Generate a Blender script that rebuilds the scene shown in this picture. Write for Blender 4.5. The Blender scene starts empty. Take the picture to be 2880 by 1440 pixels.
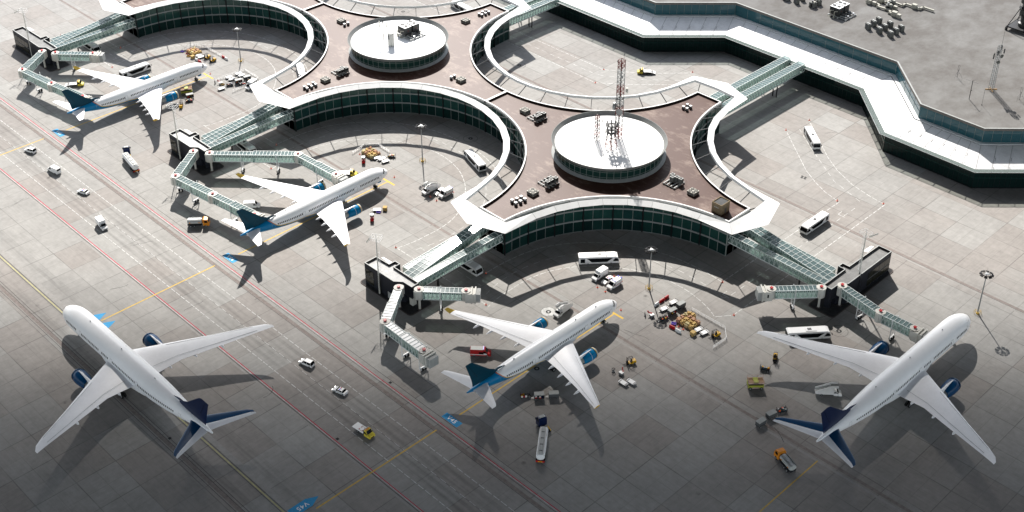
import bpy, bmesh, math, random
from mathutils import Vector, Matrix
from math import sin, cos, pi, radians as rad, atan2, hypot, sqrt
random.seed(7)
SC = bpy.context.scene
COL = SC.collection

# ------------------------------------------------------------------ node helpers
class NT:
    def __init__(s, tree):
        s.t = tree; s.n = tree.nodes; s.l = tree.links
    def new(s, typ, **kw):
        n = s.n.new(typ)
        for k, v in kw.items(): setattr(n, k, v)
        return n
    def put(s, sock, val):
        if isinstance(val, bpy.types.NodeSocket): s.l.new(val, sock)
        elif val is not None: sock.default_value = val
    def m(s, op, a, b=None, c=None, clamp=False):
        n = s.new('ShaderNodeMath', operation=op); n.use_clamp = clamp
        for i, v in enumerate((a, b, c)): s.put(n.inputs[i], v)
        return n.outputs[0]
    def mix(s, f, a, b, typ='MIX'):
        n = s.new('ShaderNodeMix', data_type='RGBA', blend_type=typ)
        s.put(n.inputs[0], f)
        for i, v in ((6, a), (7, b)):
            s.put(n.inputs[i], (*v, 1) if isinstance(v, tuple) and len(v) == 3 else v)
        return n.outputs[2]
    def noise(s, vec, scale, detail=3, rough=.55):
        n = s.new('ShaderNodeTexNoise'); n.inputs['Scale'].default_value = scale
        n.inputs['Detail'].default_value = detail; n.inputs['Roughness'].default_value = rough
        if vec is not None: s.l.new(vec, n.inputs['Vector'])
        return n.outputs['Fac']
    def white(s, vec):
        n = s.new('ShaderNodeTexWhiteNoise', noise_dimensions='3D'); s.l.new(vec, n.inputs['Vector'])
        return n.outputs['Value']
    def rng(s, v, a, b, c=0., d=1.):
        n = s.new('ShaderNodeMapRange'); n.clamp = True
        s.put(n.inputs[0], v)
        for i, q in enumerate((a, b, c, d)): n.inputs[i+1].default_value = q
        return n.outputs[0]
    def comb(s, x, y, z=0.):
        n = s.new('ShaderNodeCombineXYZ')
        for i, v in enumerate((x, y, z)): s.put(n.inputs[i], v)
        return n.outputs[0]
    def pos(s):
        g = s.new('ShaderNodeNewGeometry'); x = s.new('ShaderNodeSeparateXYZ')
        s.l.new(g.outputs['Position'], x.inputs[0])
        return g.outputs['Position'], x.outputs[0], x.outputs[1], x.outputs[2]
    def obj(s):
        g = s.new('ShaderNodeTexCoord'); x = s.new('ShaderNodeSeparateXYZ')
        s.l.new(g.outputs['Object'], x.inputs[0])
        return g.outputs['Object'], x.outputs[0], x.outputs[1], x.outputs[2]
    def scale(s, vec, k):
        n = s.new('ShaderNodeVectorMath', operation='MULTIPLY'); s.l.new(vec, n.inputs[0]); n.inputs[1].default_value = k
        return n.outputs[0]

def base_mat(name):
    m = bpy.data.materials.new(name); m.use_nodes = True
    t = NT(m.node_tree); b = m.node_tree.nodes['Principled BSDF']
    return m, t, b
def mat(name, col, rough=.5, metal=0., spec=.5, dirt=.0, dscale=.6, coat=0.):
    m, t, b = base_mat(name)
    b.inputs['Roughness'].default_value = rough; b.inputs['Metallic'].default_value = metal
    b.inputs['Specular IOR Level'].default_value = spec*.28
    if coat: b.inputs['Coat Weight'].default_value = coat; b.inputs['Coat Roughness'].default_value = .08
    if dirt:
        p, x, y, z = t.pos()
        f = t.noise(p, dscale, 5, .6)
        f2 = t.noise(t.scale(p, (1, 1, .25)), dscale*5, 3)
        f = t.m('ADD', t.m('MULTIPLY', f, .65), t.m('MULTIPLY', f2, .35))
        f = t.rng(f, .35, .68, 1-dirt, 1+dirt*.35)
        c = t.new('ShaderNodeVectorMath', operation='SCALE'); c.inputs[0].default_value = col; t.l.new(f, c.inputs['Scale'])
        t.l.new(c.outputs[0], b.inputs['Base Color'])
    else:
        b.inputs['Base Color'].default_value = (*col, 1)
    return m
def glass_mat(name, tint, body, clear, rough=.06):
    m, t, b = base_mat(name)
    b.inputs['Base Color'].default_value = (*body, 1); b.inputs['Roughness'].default_value = rough; b.inputs['Specular IOR Level'].default_value = .2
    tr = t.new('ShaderNodeBsdfTransparent'); tr.inputs[0].default_value = (*tint, 1)
    mx = t.new('ShaderNodeMixShader'); mx.inputs[0].default_value = 1-clear
    out = t.n['Material Output']
    t.l.new(tr.outputs[0], mx.inputs[1]); t.l.new(b.outputs[0], mx.inputs[2]); t.l.new(mx.outputs[0], out.inputs['Surface'])
    return m

M = {}
def defmats():
    d = dict(
        white=((.74,.74,.73),.38,0,.5,.06,.5), plane_white=((.84,.84,.84),.28,0,.5,.05,.15), wing_white=((.83,.83,.84),.35,0,.5,.07,.3),
        canopy=((.72,.72,.71),.45,0,.4,.10,.35), disc=((.82,.82,.81),.6,0,.3,.05,.3), panel=((.68,.68,.68),.42,0,.5,.16,.35),
        black=((.012,.012,.013),.5,0,.4), rubber=((.015,.015,.015),.8,0,.3), dark=((.03,.031,.033),.5,0,.4,.2,2.), steel=((.28,.29,.29),.4,.3,.5,.15,2.),
        chrome=((.7,.7,.7),.2,1,.5), grey=((.30,.31,.30),.55,0,.4,.2,.8), midgrey=((.085,.088,.09),.55,0,.4,.25,1.), palegrey=((.40,.41,.395),.5,0,.4,.15,.6),
        cream=((.55,.54,.49),.5,0,.4,.12,1.), red=((.42,.018,.02),.4,0,.5,.1,1.), orange=((.62,.22,.02),.4,0,.5,.1,1.), conered=((.75,.10,.03),.5,0,.4),
        yellow=((.60,.34,.015),.4,0,.5,.12,1.5), flatyellow=((.62,.50,.06),.4,0,.5,.12,1.5), lime=((.36,.38,.06),.45,0,.4,.2,1.5), blue=((.004,.17,.36),.25,0,.6,.05,.4), finblue=((.002,.040,.068),.3,0,.5,.05,.4),
        navy=((.006,.014,.05),.3,0,.5,.05,.5), engnavy=((.004,.045,.12),.25,0,.6,.05,.5), signblue=((.03,.26,.50),.6,0,.3,.15,.8), purple=((.16,.10,.55),.5), lampblue=((.03,.03,.6),.3),
        carton=((.50,.345,.14),.8,0,.2,.25,1.5), carton2=((.42,.25,.16),.8,0,.2,.35,2.5), carton3=((.50,.42,.23),.8,0,.2,.3,2.), wood=((.35,.22,.10),.8,0,.2,.2,2.), brick=((.22,.17,.11),.85,0,.2,.35,1.5),
        boxwall=((.022,.024,.031),.5,0,.4,.25,.6), boxroof=((.58,.58,.57),.8,0,.2,.22,.5), boxroof2=((.25,.25,.245),.8,0,.2,.25,.5), plinth=((.045,.045,.046),.9,0,.2,.4,.8), kerb=((.10,.085,.08),.8,0,.2,.2,1.), kerbwhite=((.7,.7,.7),.7),
        platform=((.42,.30,.25),.7,0,.3,.25,1.), seatgrey=((.2,.2,.2),.7), linewhite=((.56,.56,.54),.7,0,.2,.5,.9), lineyellow=((.62,.41,.08),.7,0,.2,.25,1.2), linered=((.44,.025,.06),.7,0,.2,.12,1.2), lineolive=((.46,.43,.22),.7,0,.2,.3,1.), lineblack=((.05,.05,.05),.8,0,.2,.3,1.),
        mullion=((.26,.28,.265),.4,.2,.5), band=((.21,.22,.215),.5,0,.4,.1,1.), coping=((.66,.66,.65),.5,0,.3,.1,.5), upstand=((.035,.028,.026),.9,0,.2,.3,.8),
        rim=((.185,.19,.185),.7,0,.2,.15,.5), parapet=((.15,.14,.13),.8,0,.2,.25,.6), duct=((.36,.35,.30),.5,0,.4,.2,1.5), chiller=((.055,.056,.056),.45,.3,.5,.2,1.), unit=((.125,.128,.12),.55,0,.4,.25,1.2), redwhite=((.13,.014,.012),.5),
        truss=((.52,.57,.54),.4,0,.5), frameglass=((.56,.60,.58),.4,0,.5), deck=((.35,.37,.36),.7), cabinet=((.44,.44,.42),.5,0,.4,.1,1.), strip=((.235,.205,.19),.95,0,.1,.35,.9), kerbstrip=((.30,.29,.275),.9,0,.1,.2,.6))
    for k, v in d.items(): M[k] = mat(k, *v)
    M['cabin'] = mat('cabin_glass', (.006,.007,.008), .06, 0, 0.2)
    for k_, c_ in enumerate(((.006,.024,.021),(.009,.033,.029),(.005,.019,.018),(.011,.042,.036),(.014,.050,.043),(.009,.036,.034),(.024,.056,.048),(.018,.048,.043),(.030,.062,.052))): M['facade%d' % k_] = mat('facade_glass', c_, .05, 0, 1.0, .25, .35)  # upper storeys lighter: reflection put into the base colour; panes vary at random
    M['facade'] = M['facade4']
    M['drumglass'] = mat('drum_glass', (.010,.034,.028), .05, 0, 0.9)
    M['darkglass'] = mat('terminal_lower_glass', (.006,.016,.015), .05, 0, 0.5)
    M['teal'] = mat('terminal_upper_glass', (.020,.075,.092), .04, 0, 1.2)
    M['pale'] = glass_mat('walkway_glass', (.74,.86,.82), (.17,.24,.222), .54)
    M['paleroof'] = glass_mat('walkway_roof_glass', (.66,.80,.79), (.12,.17,.175), .34)
    M['eave'] = glass_mat('eave_glass', (.80,.86,.82), (.30,.36,.34), .62)
    M['boxglass'] = mat('box_window', (.022,.022,.016), .05, 0, 0.8)
    # brown roof
    m, t, b = base_mat('brown_roof')
    p, x, y, z = t.pos()
    q = t.scale(p, (1, .55, 1))
    n1 = t.noise(q, .10, 5, .65); n2 = t.noise(t.scale(p, (.45, 1.1, 1)), .42, 7, .72); n3 = t.noise(p, 2.5, 3)
    f = t.rng(t.m('ADD', t.m('MULTIPLY', n1, .45), t.m('MULTIPLY', n2, .55)), .51, .66)
    c = t.mix(f, (.066, .030, .021), (.205, .150, .120))
    c = t.mix(t.rng(n3, .3, .7, 0, .35), c, (0.0496, 0.0279, 0.0217))
    t.l.new(c, b.inputs['Base Color']); b.inputs['Roughness'].default_value = .45; b.inputs['Specular IOR Level'].default_value = .07
    M['brownroof'] = m
    # terminal roof membrane
    m, t, b = base_mat('terminal_roof')
    p, x, y, z = t.pos()
    n1 = t.noise(p, .035, 5, .62); n2 = t.noise(t.scale(p, (1, .6, 1)), .16, 6, .68); n3 = t.noise(p, 1.4, 4)
    f = t.rng(t.m('ADD', t.m('MULTIPLY', n1, .5), t.m('MULTIPLY', n2, .5)), .42, .60)
    c = t.mix(f, (0.1122, 0.1054, 0.0993), (0.1734, 0.1714, 0.1659)); c = t.mix(t.rng(n3, .35, .7, 0, .3), c, (0.1394, 0.1360, 0.1292))
    t.l.new(c, b.inputs['Base Color']); b.inputs['Roughness'].default_value = .95; b.inputs['Specular IOR Level'].default_value = .05
    M['troof'] = m
    # apron concrete
    m, t, b = base_mat('apron_concrete')
    p, x, y, z = t.pos()
    def cells(px, py, ox, oy):
        u = t.m('DIVIDE', t.m('ADD', x, ox), px); v = t.m('DIVIDE', t.m('ADD', y, oy), py)
        return u, v, t.m('FLOOR', u), t.m('FLOOR', v)
    u, v, iu, iv = cells(12.6, 11.6, 370.5, -149.3)
    r1 = t.white(t.comb(iu, iv, 1.))
    r2 = t.white(t.comb(t.m('FLOOR', t.m('DIVIDE', iu, 3.)), iv, 4.))
    r3 = t.white(t.comb(iu, t.m('FLOOR', t.m('DIVIDE', iv, 2.)), 9.))
    big = t.noise(p, .011, 2)
    pink = t.m('ADD', t.m('ADD', t.m('MULTIPLY', r2, .5), t.m('MULTIPLY', r1, .25)), t.m('MULTIPLY', r3, .25))
    pink = t.m('ADD', pink, t.m('MULTIPLY', t.m('SUBTRACT', big, .5), .7))
    pinkf = t.rng(t.m('ADD', pink, t.m('MULTIPLY', t.m('SUBTRACT', t.noise(p, .05, 3), .5), .25)), .40, .58)
    c = t.mix(t.m('MULTIPLY', pinkf, .7), (0.2840, 0.2769, 0.2627), (0.2499, 0.2286, 0.2116))
    lt = t.rng(t.white(t.comb(iu, iv, 22.)), .8, .9)
    c = t.mix(t.m('MULTIPLY', lt, .5), c, (0.3088, 0.3053, 0.2911))
    dk = t.rng(t.white(t.comb(t.m('FLOOR', t.m('DIVIDE', iu, 2.)), iv, 31.)), .80, .9)
    c = t.mix(t.m('MULTIPLY', dk, .3), c, (0.2307, 0.2236, 0.2130))
    # within-slab mottling
    n1 = t.noise(p, .07, 5, .65); n2 = t.noise(p, .5, 5, .65); n3 = t.noise(p, 4.5, 3, .7)
    nn = t.m('ADD', t.m('ADD', t.m('MULTIPLY', n1, .4), t.m('MULTIPLY', n2, .4)), t.m('MULTIPLY', n3, .2))
    mott = t.rng(nn, .36, .64, .80, 1.12)
    st = t.noise(t.scale(p, (.07, 1.6, 1)), 1., 4, .6); st2 = t.noise(t.scale(p, (1.6, .07, 1)), 1., 4, .6)
    r4 = t.white(t.comb(iu, iv, 5.))
    stt = t.mix(t.m('GREATER_THAN', r4, .5), st, st2)
    mott = t.m('MULTIPLY', mott, t.rng(stt, .32, .62, .94, 1.03))
    # wide, faint wheel-track staining along the taxi lane
    for yc, w in ((118.8, 2.2), (129.9, 2.2), (124.3, 1.2), (157.2, .9), (159.3, .9), (162.6, .9), (164.9, .9)):
        dd = t.m('ABSOLUTE', t.m('SUBTRACT', y, yc))
        mm = t.m('MULTIPLY', t.rng(dd, w*.3, w, 1., 0.), t.rng(t.noise(t.scale(p, (.03, .8, 1)), 1., 3), .32, .68, 0., .26))
        mott = t.m('MULTIPLY', mott, t.m('SUBTRACT', 1., mm))
    # joints
    def joint(w, wd, dark):
        d = t.m('MULTIPLY', t.m('ABSOLUTE', t.m('SUBTRACT', t.m('FRACT', t.m('ADD', w, .5)), .5)), wd)
        return d
    ju = joint(u, 12.6, 1); jv = joint(v, 11.6, 1)
    jn = t.rng(t.noise(p, .08, 2), .35, .65, .35, 1.)
    j1 = t.m('MULTIPLY', t.rng(t.m('MINIMUM', ju, jv), .04, .17, .5, 0.), jn)
    hu = joint(t.m('ADD', t.m('MULTIPLY', u, 2.), 0.), 6.3, 1); hv = joint(t.m('MULTIPLY', v, 2.), 5.8, 1)
    j2 = t.m('MULTIPLY', t.rng(t.m('MINIMUM', hu, hv), .03, .12, .22, 0.), jn)
    jj = t.m('SUBTRACT', 1., t.m('MAXIMUM', j1, j2))
    mott = t.m('MULTIPLY', mott, jj)
    # oil spots
    vo = t.new('ShaderNodeTexVoronoi'); vo.inputs['Scale'].default_value = .06; t.l.new(p, vo.inputs['Vector'])
    oil = t.m('MULTIPLY', t.rng(vo.outputs['Distance'], .02, .055, .5, 0.), t.rng(n2, .4, .6))
    mott = t.m('MULTIPLY', mott, t.m('SUBTRACT', 1., oil))
    sc = t.new('ShaderNodeVectorMath', operation='SCALE'); t.l.new(c, sc.inputs[0]); t.l.new(mott, sc.inputs['Scale'])
    t.l.new(sc.outputs[0], b.inputs['Base Color']); b.inputs['Roughness'].default_value = .9; b.inputs['Specular IOR Level'].default_value = .08
    M['apron'] = m
    # small airliner livery: white with a blue belly and tail, yellow line between
    m, t, b = base_mat('airliner_livery')
    p, x, y, z = t.obj()
    fc = t.new('ShaderNodeFloatCurve'); cv = fc.mapping.curves[0]
    pts = [(0,.15),(.12,.19),(.38,.205),(.45,.245),(.56,.30),(.66,.365),(.73,.44),(.775,.54),(.80,.70),(.825,.92),(.84,1.),(1,1.)]
    cv.points[0].location = pts[0]; cv.points[1].location = pts[-1]
    for q in pts[1:-1]: cv.points.new(*q)
    fc.mapping.update()
    t.l.new(t.m('DIVIDE', t.m('MULTIPLY', x, -1.), 63.), fc.inputs[1])
    thr = t.m('ADD', t.m('MULTIPLY', fc.outputs[0], 6.6), 1.75)     # metres above ground
    d = t.m('SUBTRACT', z, thr)
    yel = t.mix(t.rng(t.m('MULTIPLY', x, -1.), 49.5, 51.5), (.56,.36,.04), (.62,.16,.05))
    n1 = t.noise(p, .25, 4); wh = t.mix(t.rng(n1, .35, .7), (.84,.84,.84), (.81,.81,.80))
    c = t.mix(t.rng(d, -.03, .03), yel, wh); c = t.mix(t.rng(d, -.40, -.34), (.004,.17,.36), c)
    t.l.new(c, b.inputs['Base Color']); b.inputs['Roughness'].default_value = .32; b.inputs['Specular IOR Level'].default_value = .25
    M['livery'] = m
    # half blue, half white tail plane of the large airliners (front blue)
    M['stabblue'] = mat('stabiliser_blue', (.004,.05,.13), .3, 0, .5, .05, .4)

# ------------------------------------------------------------------ mesh builder
class MB:
    def __init__(s): s.v = []; s.f = []; s.k = []; s.mats = []
    def mi(s, m):
        m = M[m] if isinstance(m, str) else m
        if m not in s.mats: s.mats.append(m)
        return s.mats.index(m)
    def add(s, vs, fs, m):
        o = len(s.v); k = s.mi(m); s.v += [tuple(v) for v in vs]
        for f in fs: s.f.append([i+o for i in f]); s.k.append(k)
        return s
    def bx(s, x0, x1, y0, y1, z0, z1, m):
        return s.add([(x0,y0,z0),(x1,y0,z0),(x1,y1,z0),(x0,y1,z0),(x0,y0,z1),(x1,y0,z1),(x1,y1,z1),(x0,y1,z1)],
                     [(3,2,1,0),(4,5,6,7),(0,1,5,4),(1,2,6,5),(2,3,7,6),(3,0,4,7)], m)
    def quad(s, a, b, c, d, m): return s.add([a,b,c,d], [(0,1,2,3)], m)
    def beam(s, p, q, w, h, m):       # box along p->q, w wide (horizontal), h high
        p = Vector(p); q = Vector(q); d = (q-p).normalized()
        up = Vector((0,0,1)) if abs(d.z) < .98 else Vector((0,1,0))
        r = d.cross(up).normalized()*(w/2); u = r.cross(d).normalized()*(h/2)
        vs = [p-r-u,p+r-u,p+r+u,p-r+u,q-r-u,q+r-u,q+r+u,q-r+u]
        return s.add(vs, [(3,2,1,0),(4,5,6,7),(0,1,5,4),(1,2,6,5),(2,3,7,6),(3,0,4,7)], m)
    def tube(s, p, q, r, m, n=8, r2=None, cap=True):
        p = Vector(p); q = Vector(q); d = (q-p).normalized(); r2 = r if r2 is None else r2
        a = d.orthogonal().normalized(); b = d.cross(a)
        vs = [p+(a*cos(2*pi*i/n)+b*sin(2*pi*i/n))*r for i in range(n)]+[q+(a*cos(2*pi*i/n)+b*sin(2*pi*i/n))*r2 for i in range(n)]
        fs = [(i,(i+1)%n,n+(i+1)%n,n+i) for i in range(n)]
        if cap: fs += [tuple(range(n))[::-1], tuple(range(n,2*n))]
        return s.add(vs, fs, m)
    def path(s, pts, r, m, n=5):
        for a, b in zip(pts, pts[1:]): s.tube(a, b, r, m, n)
        return s
    def prism(s, poly, z0, z1, m, top=None, bottom=True):
        n = len(poly)
        vs = [(x,y,z0) for x,y in poly]+[(x,y,z1) for x,y in poly]
        s.add(vs, [(i,(i+1)%n,n+(i+1)%n,n+i) for i in range(n)]+([tuple(range(n))[::-1]] if bottom else []), m)
        return s.add([(x,y,z1) for x,y in poly], [tuple(range(n))], top or m)
    def side(s, poly, y0, y1, m):     # x-z outline swept along y
        n = len(poly)
        vs = [(x,y0,z) for x,z in poly]+[(x,y1,z) for x,z in poly]
        return s.add(vs, [(i,(i+1)%n,n+(i+1)%n,n+i) for i in range(n)]+[tuple(range(n))[::-1], tuple(range(n,2*n))], m)
    def taper(s, poly, W, ins, m, ztop):   # side outline whose upper points are drawn in by ins
        n = len(poly); zs = [z for x,z in poly]; zl = min(zs)
        def w(z): return W/2-ins*max(0,(z-ztop))/max(.01,(max(zs)-ztop))
        vs = [(x,-w(z),z) for x,z in poly]+[(x,w(z),z) for x,z in poly]
        return s.add(vs, [(i,(i+1)%n,n+(i+1)%n,n+i) for i in range(n)]+[tuple(range(n))[::-1], tuple(range(n,2*n))], m)
    def lathe(s, prof, m, n=48, axis='z', o=(0,0,0), a0=0., a1=2*pi):
        full = abs(a1-a0-2*pi) < 1e-6; k = n if full else n+1
        vs = []
        for r, h in prof:
            for i in range(k):
                a = a0+(a1-a0)*i/n
                if axis == 'z': vs.append((o[0]+r*cos(a), o[1]+r*sin(a), o[2]+h))
                else: vs.append((o[0]+h, o[1]+r*cos(a), o[2]+r*sin(a)))
        fs = []
        for j in range(len(prof)-1):
            for i in range(n):
                i2 = (i+1) % k
                fs.append((j*k+i, j*k+i2, (j+1)*k+i2, (j+1)*k+i))
        return s.add(vs, fs, m)
    def loft(s, rings, m, cap=True):
        n = len(rings[0]); vs = [p for r in rings for p in r]; fs = []
        for j in range(len(rings)-1):
            for i in range(n): fs.append((j*n+i, j*n+(i+1)%n, (j+1)*n+(i+1)%n, (j+1)*n+i))
        if cap: fs += [tuple(range(n))[::-1], tuple(range((len(rings)-1)*n, len(rings)*n))]
        return s.add(vs, fs, m)
    def build(s, name, parent=None, smooth=False, loc=None, recalc=True):
        me = bpy.data.meshes.new(name); me.from_pydata(s.v, [], s.f)
        for m in s.mats: me.materials.append(m)
        me.polygons.foreach_set('material_index', s.k)
        if recalc:
            bm = bmesh.new(); bm.from_mesh(me); bmesh.ops.recalc_face_normals(bm, faces=bm.faces[:]); bm.to_mesh(me); bm.free()
        if smooth:
            me.polygons.foreach_set('use_smooth', [True]*len(me.polygons))
            try: me.set_sharp_from_angle(angle=rad(38))
            except Exception: pass
        me.update()
        o = bpy.data.objects.new(name, me); COL.objects.link(o)
        if parent: o.parent = parent
        if loc: o.location = loc
        return o

def tag(o, label, cat, group=None):
    o['label'] = label; o['category'] = cat
    if group: o['group'] = group
    return o
def thing(name, label=None, cat=None, loc=(0,0,0), rz=0., group=None):
    o = bpy.data.objects.new(name, None); COL.objects.link(o)
    o.empty_display_size = .5; o.location = loc; o.rotation_euler = (0,0,rz)
    if label: tag(o, label, cat, group)
    return o
def struct(o): o['kind'] = 'structure'; return o
def dup(o, parent=None):
    c = o.copy(); COL.objects.link(c)
    if parent: c.parent = parent
    for ch in KIDS.get(o, None) or o.children: dup(ch, c)
    return c
KIDS = {}
PROTO = {}
def put(maker, args, x, y, ang, label, cat, group=None, z=0.):
    """first use builds the thing, later ones copy it and its parts"""
    key = (maker.__name__, args)
    if key not in PROTO:
        o = maker(*args); PROTO[key] = o
    else:
        o = dup(PROTO[key])
    for k in ('group',):
        if k in o: del o[k]
    o.location = (x, y, z); o.rotation_euler = (0, 0, rad(ang))
    return tag(o, label, cat, group)
# ------------------------------------------------------------------ airliners (nose at origin, pointing +X)
def airfoil(xl, xt, y, z, t, zt=0.):
    c = xl-xt
    pr = [(0,0),(.03,.45),(.12,.8),(.32,1.),(.6,.72),(1,.06),(1,-.06),(.6,-.35),(.32,-.55),(.12,-.5),(.03,-.3)]
    return [(xl-c*u, y, z+zt*u+t*v*.5) for u, v in pr]
def vfoil(xl, xt, z, t):
    c = xl-xt
    pr = [(0,0),(.04,.5),(.15,.85),(.35,1.),(.65,.7),(1,.08),(1,-.08),(.65,-.7),(.35,-1.),(.15,-.85),(.04,-.5)]
    return [(xl-c*u, t*v*.5, z) for u, v in pr]

def fus_fn(L, R, zc, ln, st, ztail):
    def at(s):                      # s metres behind the nose -> radius, centre height
        if s < ln:
            u = s/ln; r = R*(1-(1-u)**2.1)**.58; z = zc-.26*R*(1-u)**1.6
        elif s < st: r, z = R, zc
        else:
            u = (s-st)/(L-st); r = R*(1-u**1.55)*.93+R*.07*(1-u)+.16*u; r = max(r, .18); z = zc+(ztail-zc)*u**1.35
            if u < 0.02: r = R
        return r, z
    def surf(s, a, off=0.):         # a: angle from horizontal on +Y side
        r, z = at(s); r += off
        return (-s, r*cos(a), z+r*sin(a)*1.03)
    return at, surf
def patch(mb, surf, s0, s1, a0, a1, side, m, off=.02, n=2, shear=0.):
    vs = []
    for i in range(n+1):
        a = a0+(a1-a0)*i/n
        for s in (s0+shear*i/n, s1+shear*i/n):
            x, y, z = surf(s, a, off); vs.append((x, y*side, z))
    mb.add(vs, [(2*i, 2*i+1, 2*i+3, 2*i+2) for i in range(n)], m)

def make_airliner(kind):
    small = kind == 'small'
    if small: L, R, zc, ln, st, zt = 63., 2.82, 5.2, 8.5, 41., 6.7
    else:     L, R, zc, ln, st, zt = 81., 3.55, 6.4, 10., 50., 8.6
    at, surf = fus_fn(L, R, zc, ln, st, zt)
    root = thing('airliner')
    n = 32
    ss = [0.02,.15,.4,.8,1.4,2.2,3.2,4.4,5.8,7.2,ln]+[ln+(st-ln)*i/8 for i in range(1,9)]+[st+(L-st)*i/16 for i in range(1,17)]
    fm = 'livery' if small else 'plane_white'
    mb = MB(); rings = []
    for s in ss:
        rings.append([surf(s, 2*pi*i/n) for i in range(n)])
    mb.loft(rings, fm); mb.build('fuselage', root, True)
    # belly fairing
    w0, w1 = (20., 38.) if small else (27., 50.)
    mb = MB(); rings = []
    for i in range(9):
        u = i/8; s = w0+(w1-w0)*u; k = sin(pi*min(max(u,.03),.97))**.5
        ww = R*(.75+.42*k); hh = R*(.35+.40*k)
        rings.append([(-s, ww*cos(2*pi*j/16), zc-R*.52+hh*sin(2*pi*j/16)) for j in range(16)])
    mb.loft(rings, fm); mb.build('belly_fairing', root, True)
    # wings: span stations (y, LE, TE, z, thick)
    if small:
        W = [(1.2,21.6,35.4,4.0,1.7),(3.2,23.2,34.8,4.3,1.55),(9.5,27.3,36.2,5.0,1.0),(19.,33.4,38.8,5.9,.6),(28.3,39.4,42.0,6.8,.36),(29.6,40.3,42.6,7.0,.28)]
        TIP = [(29.6,40.3,42.6,7.0,.28),(30.3,41.2,43.1,7.6,.2),(30.8,42.4,43.7,8.6,.12)]
        ST = [(0.5,55.4,61.0,6.7,.55),(1.6,56.3,61.2,6.8,.5),(9.9,61.2,63.1,7.7,.2),(10.6,61.9,63.3,7.8,.1)]
        FIN = [(50.6,60.8,7.5,.5),(51.6,60.9,8.6,.5),(54.2,61.2,10.2,.45),(60.6,63.2,16.2,.22),(61.4,63.3,16.6,.12)]
        PRE = [(48.0,51.5,7.95,.06),(50.6,55.,8.9,.3)]
    else:
        W = [(1.5,28.8,46.6,4.8,2.1),(4.,31.0,45.6,5.2,1.9),(12.,36.4,46.3,6.2,1.15),(24.,44.6,50.8,7.6,.65),(33.5,51.0,54.6,9.0,.34),(36.4,53.5,56.,9.6,.2),(37.6,55.6,56.7,9.9,.08)]
        ST = [(.6,71.6,79.4,8.3,.7),(2.2,73.2,79.8,8.4,.6),(11.4,80.4,83.2,9.4,.25),(12.4,81.8,83.6,9.5,.12)]
        FIN = [(64.5,78.0,9.4,.6),(66.,78.4,10.6,.6),(69.5,78.9,12.3,.5),(76.6,81.,18.2,.26),(77.8,81.3,18.7,.14)]
        PRE = [(62.0,66.,10.0,.06),(65.,70.,11.0,.3)]
    for sd in (1, -1):
        mb = MB(); mb.loft([airfoil(-a, -b, y*sd, z, t) for y, a, b, z, t in W], 'wing_white')
        ln_ = mb
        for (ya, xa, za, yb, xb, zb) in ((W[1][0]+.6, (W[1][2]*.80+W[1][1]*.20), W[1][3]+W[1][4]*.33, W[2][0], (W[2][2]*.80+W[2][1]*.20), W[2][3]+W[2][4]*.33),
                                         (W[2][0], (W[2][2]*.80+W[2][1]*.20), W[2][3]+W[2][4]*.33, W[3][0], (W[3][2]*.79+W[3][1]*.21), W[3][3]+W[3][4]*.34),
                                         (W[3][0], (W[3][2]*.79+W[3][1]*.21), W[3][3]+W[3][4]*.34, W[4][0], (W[4][2]*.78+W[4][1]*.22), W[4][3]+W[4][4]*.36),
                                         (W[2][0], (W[2][1]*.86+W[2][2]*.14), W[2][3]+W[2][4]*.43, W[4][0], (W[4][1]*.86+W[4][2]*.14), W[4][3]+W[4][4]*.44)):
            ln_.beam((-xa, ya*sd, za), (-xb, yb*sd, zb), .07, .05, 'steel')
        w = mb.build('wing', root, True)
        if small:
            mb = MB(); mb.loft([airfoil(-a, -b, y*sd, z, t) for y, a, b, z, t in TIP], 'lineyellow'); mb.build('winglet', w, True)
        # flap track fairings
        ks = (.24,.40,.55,.70) if small else (.22,.42,.62)
        for k in ks:
            y = W[-1][0]*k
            for (a, b) in zip(W, W[1:]):
                if a[0] <= y <= b[0]:
                    q = (y-a[0])/(b[0]-a[0]); te = a[2]+(b[2]-a[2])*q; z = a[3]+(b[3]-a[3])*q
            f = MB(); ex = 2.0 if small else .9; rr = .42 if small else .4
            f.lathe([(.05,-te+3.2),(rr*.8,-te+2.),(rr,-te+.6),(rr*.75,-te-ex*.45),(.04,-te-ex)], 'wing_white', 10, 'x', (0,y*sd,z-.35))
            f.build('flap_fairing', w, True)
        # horizontal stabiliser
        mb = MB()
        if small:
            mb.loft([airfoil(-a, -b, y*sd, z, t) for y, a, b, z, t in ST], 'wing_white'); mb.build('stabiliser', root, True)
        else:
            full = [airfoil(-a, -b, y*sd, z, t) for y, a, b, z, t in ST]
            mb.loft(full, 'stabblue'); o = mb.build('stabiliser', root, True)
            el = MB()
            el.loft([airfoil(-(a*.42+b*.58), -b-.02, y*sd, z+.0, t*.8+.03) for y, a, b, z, t in ST], 'wing_white'); el.build('elevator', o, True)
        # engine
        ex, ey, ez, el_, er = (21.0, 10.2, 3.0, 5.6, 1.72) if small else (27.8, 11.6, 3.5, 6.6, 2.15)
        nm = 'blue' if small else 'engnavy'
        e = MB(); e.lathe([(er*.86,-ex-.45),(er*1.0,-ex-1.2),(er*1.03,-ex-2.3),(er*.95,-ex-4.2),(er*.74,-ex-el_),(er*.70,-ex-el_),(er*.62,-ex-el_+.6)], nm, 28, 'x', (0,ey*sd,ez))
        eng = e.build('engine', root, True)
        e = MB(); e.lathe([(er*.70,-ex-1.2),(er*.76,-ex-.3),(er*.84,-ex-.02),(er*.93,-ex-.12),(er*.97,-ex-.5)], 'cream' if small else nm, 28, 'x', (0,ey*sd,ez)); e.build('intake_lip', eng, True)
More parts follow.
